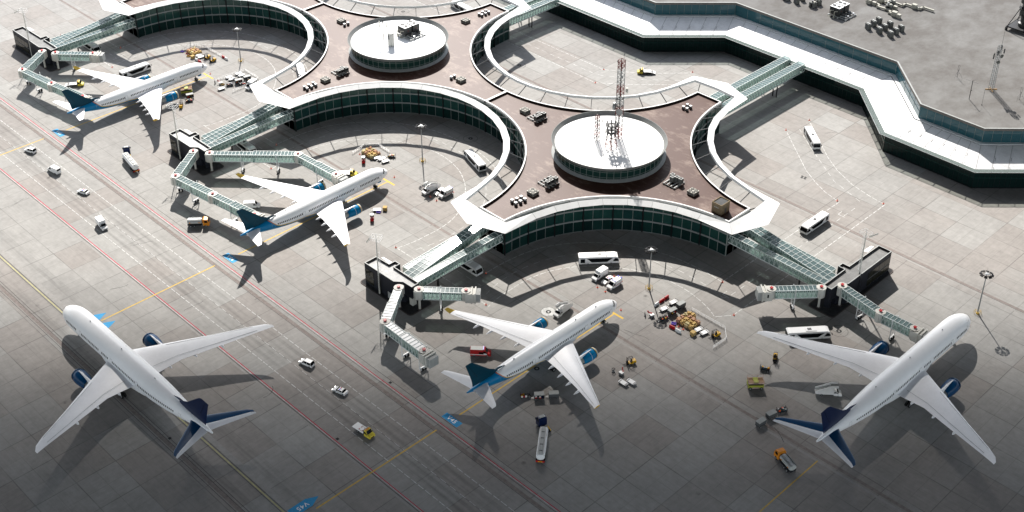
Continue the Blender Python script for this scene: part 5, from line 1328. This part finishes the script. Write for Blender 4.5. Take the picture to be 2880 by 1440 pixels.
def roofs():
    G = 'fan units on the brown roofs'; R = ZR
    for x, y, l in ((-299.8,301.9,'left of the drum with masts'),(-257.7,263.5,'below the drum with masts'),(-219.7,302.3,'right of the drum with masts, near the brick hut'),
        (-411.1,301.9,'left of the drum with the chiller'),(-372.5,263.7,'below the drum with the chiller'),(-373.7,339.8,'above right of the drum with the chiller'),(-335.1,301.6,'right of the drum with the chiller, beside the divider')):
        put(make_fanbox, (), x, y, 0, 'square four fan roof unit '+l, 'fan unit', G, R)
    for x, y, a, l in ((-258.5,272.0,0,'rack of tall cooling units on rails below left of the mast drum'),(-228.3,302.6,90,'rack of tall cooling units on rails right of the mast drum'),(-293.0,301.6,0,'rack of tall cooling units on rails left of the mast drum, near its rim'),(-373.8,272.1,0,'rack of tall cooling units on rails below the chiller drum')):
        put(make_rack, (), x, y, a, l, 'cooling rack', 'cooling racks on the brown roofs', R)
    row = ('first','second','third')
    for pts, w in ((((-258.9,254.8),(-258.5,256.6),(-258.3,258.5),(-256.8,254.5),(-256.5,256.4),(-256.4,258.4)),'at the tip below the mast drum'),
                   (((-373.2,254.0),(-373.3,256.2),(-373.4,258.4),(-371.4,254.0),(-371.5,256.2),(-371.6,258.3)),'at the tip below the chiller drum'),
                   (((-374.5,348.5),(-374.7,350.8),(-374.9,353.0),(-372.8,348.6),(-372.8,350.8),(-372.9,352.8)),'at the tip above right of the chiller drum')):
        for i, (x, y) in enumerate(pts): put(make_condenser, (), x, y, 0, 'small condenser, %s of the %s row %s' % (row[i%3], ('left','right')[i//3], w), 'condenser', 'small condensers on the roofs', R)
    for x, y, l in ((-259.6,346.4,'left front one of four above the mast drum'),(-259.6,348.8,'left rear one of four above the mast drum'),(-257.8,346.3,'right front one of four above the mast drum'),(-257.9,348.6,'right rear one of four above the mast drum'),
        (-406.9,300.3,'nearer of the pair left of the chiller drum'),(-406.9,302.2,'farther of the pair left of the chiller drum'),(-339.1,300.1,'left one of the pair at the divider between the brown roofs'),(-339.2,301.9,'right one of the pair at the divider between the brown roofs')):
        put(make_condenser, (), x, y, 0, 'small boxy condenser, '+l, 'condenser', 'small condensers on the roofs', R)
    h = thing('roof_hut','square brick hut with sunken grey roof near the right tip of the brown roof','hut',(-206.7,300.5,R))
    b = MB(); b.bx(-1.95,1.95,-2.3,2.3,0,3.6,'brick'); b.build('wall', h)
    b = MB()
    for (x0,x1,y0,y1) in ((-2.,2.,-2.35,-2.1),(-2.,2.,2.1,2.35),(-2.,-1.75,-2.1,2.1),(1.75,2.,-2.1,2.1)): b.bx(x0,x1,y0,y1,3.6,3.95,'brick')
    b.build('parapet', h); b = MB(); b.bx(-1.75,1.75,-2.1,2.1,3.6,3.62,'midgrey')
    for i in range(9): b.bx(-1.7,1.7,-2.0+i*.46,-1.7+i*.46,3.62,3.70,'midgrey')
    b.build('roof', h); b = MB()
    for i in range(3): b.bx(-.9+i*.62,-.5+i*.62,-2.34,-2.3,2.3,2.65,'palegrey')
    b.build('vent', h); b = MB(); b.bx(1.95,1.98,-.3,.6,.1,2.2,'midgrey'); b.build('door', h)
    T = 17.43
    put(make_chiller, (), -373.4, 309.0, 0, 'dark twin chiller on a skid on the white drum roof', 'chiller', 'twin chillers', T)
    put(make_chiller, (), -258.6*1.00518, 450.6*1.00518, 0, 'dark twin chiller with pipes on the grey terminal roof', 'chiller', 'twin chillers', 17.0)
    c = thing('equipment_cabinet','tall white cabinet beside the antenna on the white drum','cabinet',(-371.4,296.7,T)); b = MB(); b.bx(-.95,.95,-.9,.9,0,5.7,'cabinet'); b.build('casing', c)
    b = MB(); b.bx(-.7,.1,-.93,-.9,2.9,4.8,'midgrey'); b.build('door', c); b = MB(); b.bx(.95,.98,-.8,-.76,.1,5.6,'dark'); b.build('seam', c); b = MB(); b.bx(.96,.99,.2,.6,5.1,5.4,'black'); b.build('vent', c)
    a = thing('antenna_mast','slim antenna with two pale panels on the white drum, left of the cabinet','antenna',(-375.9,296.5,T)); b = MB(); b.tube((0,0,0),(0,0,10.2),.14,'dark',8)
    for k in range(20): b.tube((0,0,.5+k*.45),(0,0,.62+k*.45),.22,'midgrey',6)
    b.build('pole', a)
    for q in (-1,1): b = MB(); b.bx(q*1.0-.18,q*1.0+.18,q*1.0-.14,q*1.0+.14,6.6,9.4,'cream'); b.beam((0,0,8.9),(q*1.,q*1.,8.9),.08,.08,'dark'); b.beam((0,0,7.),(q*1.,q*1.,7.),.08,.08,'dark'); b.build('antenna_panel', a)
    # masts on the second drum
    a = thing('lattice_mast','red and white lattice mast, shortest and leftmost on the mast drum','mast',(-262.1,300.3,T)); b = MB(); lattice(b,0,0,0,9.6,1.3,1.1,12,lambda f:'redwhite' if int(f*6)%2 else 'dark',.07); b.tube((0,0,9.5),(0,0,13.),.04,'dark',5); b.build('lattice', a)
    for x, y, z in ((-1.5,-1.2,7.2),(1.5,1.0,6.9),(-1.3,1.3,7.6),(1.4,-1.3,6.5)): b = MB(); b.bx(x-.1,x+.1,y-.1,y+.1,z,z+1.6,'steel'); b.beam((0,0,z+.8),(x,y,z+.8),.05,.05,'steel'); b.build('antenna_panel', a)
    a = thing('antenna_tower','stubby dark antenna tower with two ring platforms on the mast drum','antenna tower',(-254.9,299.7,T)); b = MB(); lattice(b,0,0,0,8.6,2.9,1.7,6,lambda f:'redwhite' if f < .28 else 'dark',.09); b.build('lattice', a)
    for z in (6.2,8.8):
        b = MB(); b.lathe([(1.0,z),(1.75,z),(1.75,z+.3),(1.0,z+.3),(1.0,z)],'dark',12); pl = b.build('platform', a)
        for k in range(8):
            an = 2*pi*k/8; b = MB(); x, y = 1.95*cos(an), 1.95*sin(an); b.bx(x-.13,x+.13,y-.13,y+.13,z-.6,z+1.3,'dark'); b.build('antenna_panel', pl)
    b = MB(); b.tube((0,0,8.6),(0,0,11.),.08,'dark',6); b.tube((.7,.5,8.6),(.7,.5,10.4),.05,'dark',5); b.build('spike', a)
    a = thing('radio_tower','very tall red and white lattice tower rising from the mast drum','radio tower',(-257.7,306.8,T)); b = MB()
    lattice(b,0,0,0,31.,1.9,1.75,34,lambda f:'redwhite' if (f < .14 or .27 < f < .40 or .53 < f < .66 or f > .88) else 'steel',.085); b.build('lattice', a)
    b = MB(); b.tube((.5,.5,31.),(.5,.5,33.5),.04,'dark',5)
    for k in range(30): b.beam((-.4,-.85,.6+k),(.4,-.85,.6+k),.05,.05,'dark')
    for s in (-.4,.4): b.tube((s,-.85,.3),(s,-.85,30.5),.05,'dark',5)
    b.build('ladder', a); dish(a,-.9,-.9,12.6,1.5,pi*1.15,'steel',True); dish(a,1.2,1.2,19.0,1.0,pi*.25,'cream',True); dish(a,.8,-1.0,11.2,1.2,-.9,'steel'); dish(a,-.7,.9,16.5,.45,2.2); dish(a,.9,-.7,25.,.5,-.7); dish(a,-1.0,-.6,30.2,.45,3.6)
    for z in (15.8,13.0):
        b = MB(); b.lathe([(1.1,z),(1.4,z),(1.4,z+.15),(1.1,z+.15),(1.1,z)],'dark',8); b.build('platform', a)
    # terminal roof (items measured for 18.2 m, roof found at 17.0 m)
    T = 17.0; K = 233/231.8; before = set(COL.objects); rows = ('front','middle','back')
    for i in range(3):
        for j in range(3): put(make_greyunit, (), (-243.4,-238.1,-232.9)[i], (446.8,450.9,455.)[j], -25, 'grey roof unit, %s, %s row of the nine on the terminal roof' % (('left one','middle one','right one')[i], rows[j]), 'roof unit', 'grey roof units on the terminal', T)
    put(make_greyunit, (), -279.1, 447.0, -25, 'tall grey roof unit left of the twin chiller at the top edge, nearer one', 'roof unit', 'grey roof units on the terminal', T)
    put(make_greyunit, (), -279.0, 451.2, -25, 'tall grey roof unit left of the twin chiller at the top edge, farther one', 'roof unit', 'grey roof units on the terminal', T)
    for x, y, a_, l in ((-272.0,448.8,0,'nearer small air handler left of the twin chiller'),(-271.9,452.4,0,'farther small air handler left of the twin chiller'),(-284.2,446.8,0,'small air handler far left at the top edge of the terminal roof'),(-247.7,469.6,20,'small air handler, nearest inside the duct loop'),(-248.8,474.2,20,'small air handler, farthest inside the duct loop')):
        put(make_ahu, (), x, y, a_, l, 'air handler', 'air handlers on the terminal', T)
    def duct(label, pts, boxes):
        r = thing('roof_duct', label, 'duct', (0,0,T), 0, 'cream ducts on the terminal roof'); b = MB()
        for p, q in zip(pts, pts[1:]):
            v = (Vector(q)-Vector(p)).normalized()*.35; b.beam((p[0]-v.x,p[1]-v.y,.75),(q[0]+v.x,q[1]+v.y,.75),.75,.7,'duct')
        d = b.build('duct_run', r); b = MB()
        for p in pts: b.bx(p[0]-.1,p[0]+.1,p[1]-.1,p[1]+.1,0,.5,'dark')
        b.build('support', d)
        for x, y, s in boxes: b = MB(); b.bx(x-s,x+s,y-s*.8,y+s*.8,.1,2.*s,'duct'); b.build('plenum', r)
    duct('cream duct with bends running right on the terminal roof, the nearer one', [(-258.4,469.3),(-252.0,469.8),(-252.,467.6),(-245.6,468.0),(-245.4,465.9),(-240.,465.2)], ((-257.,469.,1.),(-254.5,469.2,.8),(-242.4,465.5,1.1),(-240.2,465.1,.9)))
    duct('cream duct with bends running right on the terminal roof, the farther one', [(-259.,473.8),(-251.4,473.9),(-251.5,476.6),(-244.9,476.2),(-245.,478.8),(-238.,478.5),(-237.8,481.),(-233.,481.)], ((-254.,473.9,1.),(-245.8,471.8,.8),(-240.6,478.6,1.)))
    a = thing('lattice_mast','white lattice mast with dishes and wooden foot on the grey terminal roof','mast',(-181.4,433.9,T)); b = MB(); lattice(b,0,0,.2,18.6,1.5,1.2,20,lambda f:'steel',.06); b.tube((.3,.3,18.5),(.3,.3,27.),.05,'midgrey',5); b.build('lattice', a)
    b = MB(); b.beam((-1.6,-1.6,.15),(1.6,1.6,.15),.3,.25,'wood'); b.beam((-1.6,1.6,.15),(1.6,-1.6,.15),.3,.25,'wood'); b.build('foot', a)
    for x, y, z, r_, an in ((-1.1,-.5,14.6,.8,3.4),(.9,.6,14.4,.8,-.3),(.8,-.9,12.4,.65,-1.),(-.6,.9,15.2,.6,2.)): dish(a,x,y,z,r_,an,'unit')
    for x, y, z in ((-1.5,-.4,12.6),(.2,-1.3,15.),(1.5,.9,15.6),(.4,.2,17.)): b = MB(); b.bx(x-.2,x+.2,y-.15,y+.15,z,z+1.9,'midgrey'); b.beam((0,0,z+1.),(x,y,z+1.),.07,.07,'midgrey'); b.build('antenna_panel', a)
    a = thing('antenna_pole','thick dark pole with four thin arms on the terminal roof','antenna',(-183.4,420.9,T)); b = MB(); b.tube((0,0,0),(0,0,8.),.13,'dark',8); b.tube((0,0,3.8),(.4,.2,3.8),.14,'dark',6); b.build('pole', a); b = MB(); b.beam((-2.6,0,7.4),(2.6,0,7.4),.05,.05,'midgrey'); b.beam((0,-2.4,7.6),(0,2.4,7.6),.05,.05,'midgrey'); b.build('arm', a)
    a = thing('whip_antenna','thin bare whip antenna on the terminal roof right of the dark pole','antenna',(-177.8,420.1,T)); b = MB(); b.tube((0,0,0),(0,0,7.),.05,'midgrey',5); b.tube((0,0,0),(0,0,.2),.2,'dark',8); b.build('rod', a)
    for x, y, l in ((-195.5,433.8,'thin tripod antenna on the terminal roof left of the lattice mast'),(-169.9,433.9,'thin tripod antenna at the right picture edge on the terminal roof')):
        a = thing('tripod_antenna', l, 'antenna', (x,y,T), 0, 'tripod antennas'); b = MB(); b.tube((0,0,0),(0,0,3.4),.07,'dark',6); b.path([(-.3,0,3.),(-.3,0,5.2),(.3,0,5.2),(.3,0,3.),(-.3,0,3.)],.045,'dark',4); b.build('pole', a)
        b = MB()
        for k in range(3): an = 2*pi*k/3+.4; b.tube((0,0,3.),(1.9*cos(an),1.9*sin(an),0),.03,'midgrey',4); b.beam((.9*cos(an),.9*sin(an),1.6),(.9*cos(an+2.09),.9*sin(an+2.09),1.6),.03,.03,'midgrey')
        b.build('stay', a)
    # big dark structure in the top right corner
    a = thing('radar_tower','black steel radar tower on legs cut off by the top right corner','radar tower',(-198.3,491.6,T))
    b = MB(); b.bx(-4.6,4.6,-4.6,4.6,1.5,1.75,'dark')
    for x in (-4.6,4.6):
        b.beam((x,-4.6,1.5),(x,4.6,1.5),.35,.4,'black'); b.beam((-4.6,x,1.5),(4.6,x,1.5),.35,.4,'black')
        for y in (-4.6,4.6): b.tube((x,y,0),(x,y,1.2),.55,'black',10)
    b.build('base_frame', a)
    b = MB()
    for x in (-4.5,4.5):
        for y in (-4.5,4.5):
            b.beam((x,y,1.6),(x*.4,y*.4,9.5),.25,.25,'black'); b.beam((x,y,1.6),(-x*.1,y*.45,8.),.14,.14,'black')
    b.build('leg_truss', a)
    b = MB(); b.lathe([(.01,1.8),(1.9,1.8),(2.1,3.2),(1.3,3.6),(1.3,6.),(2.3,6.6),(2.3,9.2),(1.6,9.8),(1.6,11.5),(2.6,12.2),(2.6,14.2),(.01,15.)],'chiller',14)
    for k in range(9): an = k*.7; b.bx(1.6*cos(an)-.5,1.6*cos(an)+.5,1.6*sin(an)-.5,1.6*sin(an)+.5,2.2+k*1.2,3.4+k*1.2,'black')
    b.build('machinery', a)
    b = MB(); b.lathe([(1.9,9.6),(2.8,9.6),(2.8,9.75),(1.9,9.75),(1.9,9.6)],'black',12)
    for k in range(12): an = 2*pi*k/12; b.beam((2.75*cos(an),2.75*sin(an),9.7),(2.75*cos(an),2.75*sin(an),10.7),.07,.07,'midgrey')
    b.build('gallery', a)
    for o in COL.objects:
        if o not in before and o.parent is None:
            if o.name.startswith('roof_duct'): o.location = (-248*(K-1), 472*(K-1), T)
            else: o.location = (o.location.x*K, o.location.y*K, o.location.z)

# ------------------------------------------------------------------ painted apron
def marking(name, polys, m, z=.004):
    b = MB()
    for p in polys: b.add([(x,y,z) for x,y in p], [tuple(range(len(p)))], m)
    return struct(b.build(name, recalc=False))
def seg(p, q, w):
    p, q = Vector(p), Vector(q); d = (q-p).normalized(); n = Vector((-d.y,d.x))*(w/2)
    return [tuple(p-n),tuple(q-n),tuple(q+n),tuple(p+n)]
def dashes(pts, w, on, off):
    out = []; pos = 0.
    for p, q in zip(pts, pts[1:]):
        p, q = Vector(p), Vector(q); L = (q-p).length
        if L < 1e-6: continue
        d = (q-p)/L; s = 0.
        while s < L:
            ph = pos % (on+off)
            if ph < on:
                e = min(L, s+on-ph)
                if e-s > .02: out.append(seg(tuple(p+d*s), tuple(p+d*e), w))
            else: e = min(L, s+on+off-ph)
            pos += e-s+1e-6; s = e+1e-6
    return out
def curve(tab, cx, cy, a0, a1, n=60):
    out = []
    for i in range(n+1):
        a = a0+(a1-a0)*i/n
        for (x0,r0),(x1,r1) in zip(tab, tab[1:]):
            if x0 <= a <= x1:
                f = (a-x0)/(x1-x0); out.append(pol(cx,cy,r0+(r1-r0)*f,a)); break
    return out
OUTER = ((-20,51.),(-13,50.1),(0,48.7),(14,47.8),(27,46),(47,43.3),(67,41.3),(81,40.3),(90,40.1),(99,40.3),(113,41.3),(133,43.3),(153,46),(166,47.8),(180,48.7),(193,50.1),(200,51))
INNER = ((-34,42.6),(-17,38.6),(0,36.3),(15.4,34),(34,31.1),(50.4,29.5),(73,28.3),(90,28.1),(107,28.3),(129.6,29.5),(146,31.1),(164.6,34),(180,36.3),(197,38.6),(214,42.6))
MID = ((-30,45.5),(0,42.2),(21,40.2),(52,36.7),(70,35.6),(90,34.6),(110,35.6),(128,36.7),(159,40.2),(180,42.2),(210,45.5))
def text(body, size, x, y, rot, m, parent=None, z=.02):
    c = bpy.data.curves.new('lettering', 'FONT'); c.body = body; c.size = size; c.align_x = 'CENTER'; c.align_y = 'CENTER'; c.space_character = 1.12; c.offset = .02
    c.materials.append(M[m]); o = bpy.data.objects.new('lettering', c); COL.objects.link(o); o.location = (x,y,z); o.rotation_euler = (0,0,rad(rot))
    if parent: o.parent = parent
    else: struct(o)
    return o
def apron():
    b = MB(); b.quad((-3500,-2500,0),(2500,-2500,0),(2500,3500,0),(-3500,3500,0),'apron'); struct(b.build('apron'))
    X0, X1 = -700, 60
    marking('drain_strip', [[(X0,y-.55),(X1,y-.55),(X1,y+.55),(X0,y+.55)] for y in (172.6,239.5,338.9,116.6)], 'strip', .004)
    marking('concrete_kerb_strip', [[(X0,y-w/2),(X1,y-w/2),(X1,y+w/2),(X0,y+w/2)] for y, w in ((176.3,1.0),(148.7,.7),(237.9,.8),(337.6,.8),(125.9,1.6))], 'kerbstrip', .004)
    marking('red_line', [[(X0,y-.12),(X1,y-.12),(X1,y+.12),(X0,y+.12)] for y in (150.0,175.15)], 'linered', .008)
    marking('white_edge_line', [[(X0,y-.07),(X1,y-.07),(X1,y+.07),(X0,y+.07)] for y in (149.68,174.83)], 'linewhite', .008)
    marking('dark_edge_line', [[(X0,y-.06),(X1,y-.06),(X1,y+.06),(X0,y+.06)] for y in (149.2,174.3,176.9,171.9,123.85,124.85,338.2,117.2,118.,115.6)], 'lineblack', .012)
    marking('olive_taxi_line', [[(X0,y-.16),(X1,y-.16),(X1,y+.16),(X0,y+.16)] for y in (124.35,)], 'lineolive', .008)
    d = []
    for y in (155.3,166.8): d += dashes([(X0,y),(X1,y)], .24, 2.2, .6)
    d += dashes([(X0,161.)]+[(X1,161.)], .16, 2.3, 1.5)
    marking('white_road_dashes', d, 'linewhite', .008)
    ys = []
    for x, y0, yb, yc, y1 in ((-430.9,90,172.,181.3,245.6),(-314.5,131.,172.3,181.5,246.),(-205.3,131,172.6,181.2,246.6)):
        ys += [[(x-.2,y0),(x+.2,y0),(x+.2,yb),(x-.2,yb)],[(x-.2,yc),(x+.2,yc),(x+.2,y1),(x-.2,y1)],[(x-3.5,y1),(x+3.6,y1),(x+3.6,y1+.7),(x-3.5,y1+.7)]]
    ys += [[(-124.35,200.),(-124.05,200.),(-124.05,238.),(-124.35,238.)]]
    marking('yellow_stand_line', ys, 'lineyellow', .016)
    # dashed lanes round the bays
    e = []; mdl = []; o = []
    for cx in (-431.4,-315.7):
        e += dashes(curve(OUTER,cx,244.4,-13.2,193.2), .26, 2.2, .6); e += dashes(curve(INNER,cx,244.4,-33,213), .26, 2.2, .6); mdl += dashes(curve(MID,cx,244.4,-25,205), .2, 2.4, 2.2)
    cx = -200.
    A = curve(OUTER,cx,244.4,78.5,193.2); e += dashes([(-191.9,351.6),(-191.9,284.2)]+A, .26, 2.2, .6)
    Bc = curve(INNER,cx,244.4,53.2,213); e += dashes([(-179.6,361.6),(-178.8,272.8)]+Bc, .26, 2.2, .6)
    mdl += dashes([(-185.8,352.),(-185.6,279.)]+curve(MID,cx,244.4,68,205), .2, 2.4, 2.2)
    for xa, xb in ((-397.,-352.),(-281.,-236.5),(-512.,-466.5)):
        e += dashes([(xa+.2,221.5),(xb,221.5)], .26, 2.2, .6); e += dashes([(xa+14.,232.9),(xb-14.,232.9)], .26, 2.2, .6); mdl += dashes([(xa+6.,227.2),(xb-6.,227.2)], .2, 2.4, 2.2)
    for c_ in ([(-192.8,351.6),(-199.2,353.5),(-205.1,356.4),(-212.4,361.),(-235,380.3)],[(-180.3,361.6),(-185.6,362.3),(-194.7,364.5),(-204.2,369.1),(-211.7,374.3),(-233,393.)],[(-470,368.2),(-319.,368.),(-305,377),(-291.1,392.)],[(-440,357.6),(-351,357.8),(-313.4,356.7),(-301,367),(-285.,383.)]): e += dashes(c_, .24, 2.2, .6)
    mdl += dashes([(-187,357.),(-201,362.),(-222,377.),(-233.4,386.)], .2, 2.4, 2.2); mdl += dashes([(-460,362.8),(-318,362.5),(-303,371.5),(-280,392.)], .2, 2.4, 2.2)
    marking('white_lane_edge', e, 'linewhite', .008); marking('white_lane_dashes', mdl, 'linewhite', .008)
    # stop brackets
    br = []
    for x, y in ((-186.5,278.9),(-186.5,344.5)): br += [seg((x-1.3,y),(x+1.3,y),.22), seg((x-1.3,y),(x-1.3,y+2.4),.22)]
    marking('white_stop_bracket', br, 'linewhite', .008)
    # stand numbers
    for x0, x1, y0, y1, tx in ((-434.4,-427.6,177.2,179.5,'V43'),(-317.5,-311.5,177.2,179.6,'V44'),(-208.5,-202.1,177.2,179.5,'V45')):
        s = marking('stand_sign', [[(x0,y0),(x1,y0),(x1,y1),(x0,y1)]], 'signblue', .02); text(tx, 1.95, (x0+x1)/2, (y0+y1)/2, 0, 'white', None, .026)
    for x in (-317.0,-311.4,-208.4):
        marking('arrow_sign', [[(x-1.6,125.2),(x+1.6,125.2),(x+1.6,131.),(x,134.1),(x-1.6,131.)]], 'signblue', .02); text('V44' if x < -300 else 'V45', 2.0, x, 128.9, -90, 'white', None, .026)
    # round pit covers and small hatches
    def disc(x, y, r, n=28): return [(x+r*cos(2*pi*i/n), y+r*sin(2*pi*i/n)) for i in range(n)]
    def ring(x, y, r0, r1, n=28): return [[(x+r1*cos(2*pi*i/n),y+r1*sin(2*pi*i/n)),(x+r1*cos(2*pi*(i+1)/n),y+r1*sin(2*pi*(i+1)/n)),(x+r0*cos(2*pi*(i+1)/n),y+r0*sin(2*pi*(i+1)/n)),(x+r0*cos(2*pi*i/n),y+r0*sin(2*pi*i/n))] for i in range(n)]
    marking('white_pit_disc', [disc(-220.4,232.9,2.3)], 'linewhite', .008); marking('pit_ring', sum([ring(x,y,.35,.85) for x,y in ((-220.4,232.9),(-151.3,289.5),(-316.2,288.8),(-346.7,345.5),(-422.5,345.5),(-204.,211.))],[])+sum([ring(x,y,2.7,2.8) for x,y in ((-151.3,289.5),(-316.2,288.8),(-346.7,345.5),(-422.5,345.5))],[])+ring(-220.4,232.9,2.3,2.4), 'lineblack', .012)
    hs = []
    for x, y in ((-210.6,355.6),(-209.8,356.8),(-211.,356.6),(-209.4,355.8),(-229.5,176.2),(-221.8,150.8),(-275.,124.),(-254.4,118.)): hs.append([(x-.45,y-.4),(x+.45,y-.4),(x+.45,y+.4),(x-.45,y+.4)])
    marking('hatch_cover', hs, 'lineblack', .012)
    # repaired cracks in the concrete
    rn = random.Random(3); cr = []
    for x, y, a, L in ((-344,158,80,8),(-301,152,75,7),(-327,141,82,6),(-290,171,80,5),(-250,146,78,6),(-198,243,8,9),(-160,290,60,8),(-146,240,20,12),(-223,389,45,5),(-170,366,80,4),(-300,384,75,5),(-420,330,30,8),(-275,280,60,9),(-352,292,20,4),(-212,318,60,7),(-455,182,80,6),(-395,140,80,8)):
        p = [(x,y)]; t = rad(a)
        for k in range(6): t += rn.uniform(-.35,.35); p.append((p[-1][0]+cos(t)*L/6, p[-1][1]+sin(t)*L/6))
        cr += [seg(u, v, rn.uniform(.06,.16)) for u, v in zip(p, p[1:])]
    marking('crack', cr, 'lineblack', .012)

# ------------------------------------------------------------------ light, added shade volume, camera
def sky_and_camera():
    w = bpy.data.worlds.new('World'); SC.world = w; w.use_nodes = True
    t = NT(w.node_tree); bg = w.node_tree.nodes['Background']; sd = Vector((-14.8,11.9,15.4)).normalized()
    sk = t.new('ShaderNodeTexSky'); sk.sky_type = 'NISHITA'; sk.sun_disc = False; sk.sun_elevation = math.asin(sd.z); sk.sun_rotation = atan2(sd.x, sd.y); sk.air_density = 1.; sk.dust_density = .6; sk.ozone_density = 1.
    hs = t.new('ShaderNodeHueSaturation'); hs.inputs['Saturation'].default_value = .45; t.l.new(sk.outputs[0], hs.inputs['Color'])
    t.l.new(hs.outputs[0], bg.inputs['Color']); bg.inputs['Strength'].default_value = SKY
    l = bpy.data.lights.new('sun', 'SUN'); l.energy = SUN; l.angle = rad(.5); l.color = (1.,.955,.90)
    o = bpy.data.objects.new('sun', l); COL.objects.link(o); o.rotation_euler = (-sd).to_track_quat('-Z','Y').to_euler(); o.location = (-250,300,400)
    c = bpy.data.cameras.new('camera'); c.sensor_width = 36.; c.sensor_fit = 'HORIZONTAL'; c.lens = 3632.11/2880*36; c.shift_y = -245/2880; c.clip_start = 1.; c.clip_end = 6000
    o = bpy.data.objects.new('camera', c); COL.objects.link(o); o.location = (0,0,250); o.rotation_euler = (pi/2-.5523048807, 0, .7934388295); SC.camera = o
    # unseen absorbing volume, added to darken the near apron; thins out towards the terminal
    F = Vector((-.7128,.7013)); Rt = Vector((.7013,.7128)); rn = random.Random(5)
    prof = SHADE_PROFILE
    us = [-700+1400*i/24 for i in range(25)]; b = MB(); vs = []; nr = len(us)
    for d, zb, h in prof:
        for u in us:
            p = F*d+Rt*u; j = rn.uniform(-1,1)*min(4.,h*.05); vs.append((p.x, p.y, zb+max(.05,h+j)))
    n = len(prof); nt = len(vs)
    for d, zb, h in prof:
        for u in us: p = F*d+Rt*u; vs.append((p.x,p.y,zb))
    fs = []
    for i in range(n-1):
        for k in range(nr-1):
            a = i*nr+k; fs.append((a,a+1,a+nr+1,a+nr)); fs.append((a+nt,a+nr+nt,a+nr+1+nt,a+1+nt))
    for i in range(n-1):
        for k in (0,nr-1): a = i*nr+k; fs.append((a,a+nr,a+nr+nt,a+nt))
    for k in range(nr-1):
        for i in (0,n-1): a = i*nr+k; fs.append((a,a+1,a+1+nt,a+nt))
    m = bpy.data.materials.new('shade_absorber'); m.use_nodes = True; m.node_tree.nodes.clear()
    out = m.node_tree.nodes.new('ShaderNodeOutputMaterial'); va = m.node_tree.nodes.new('ShaderNodeVolumeAbsorption'); va.inputs['Color'].default_value = (.02,.02,.025,1); va.inputs['Density'].default_value = SHADE_DENS
    m.node_tree.links.new(va.outputs[0], out.inputs['Volume']); M['added_shade_volume'] = m
    b.add(vs, fs, 'added_shade_volume'); c = b.build('added_shade_volume'); c['kind'] = 'structure'
    SC.view_settings.view_transform = 'Standard'; SC.view_settings.look = 'None'; SC.view_settings.gamma = 1.; SC.view_settings.exposure = EXPO; SC.view_settings.use_curve_mapping = False
    SC.cycles.max_bounces = 6; SC.cycles.diffuse_bounces = 3; SC.cycles.glossy_bounces = 3; SC.cycles.transparent_max_bounces = 24; SC.cycles.volume_bounces = 0; SC.cycles.caustics_reflective = False; SC.cycles.caustics_refractive = False

SUN, SKY, EXPO, SHADE_DENS = 4.7, .145, 1.20, .16
SHADE_PROFILE = [(-230,262,30),(0,262,42),(200,170,42),(380,165,36),(440,165,29),(463,165,21),(475,165,12.7),(488,165,8.4),(504,165,3.9),(526,165,1.4),(547,165,.05)]  # added shade volume: distance ahead, underside height, thickness
defmats(); apron(); terminal(); concourse(); bridges(); airliners(); vehicles(); roofs(); sky_and_camera()
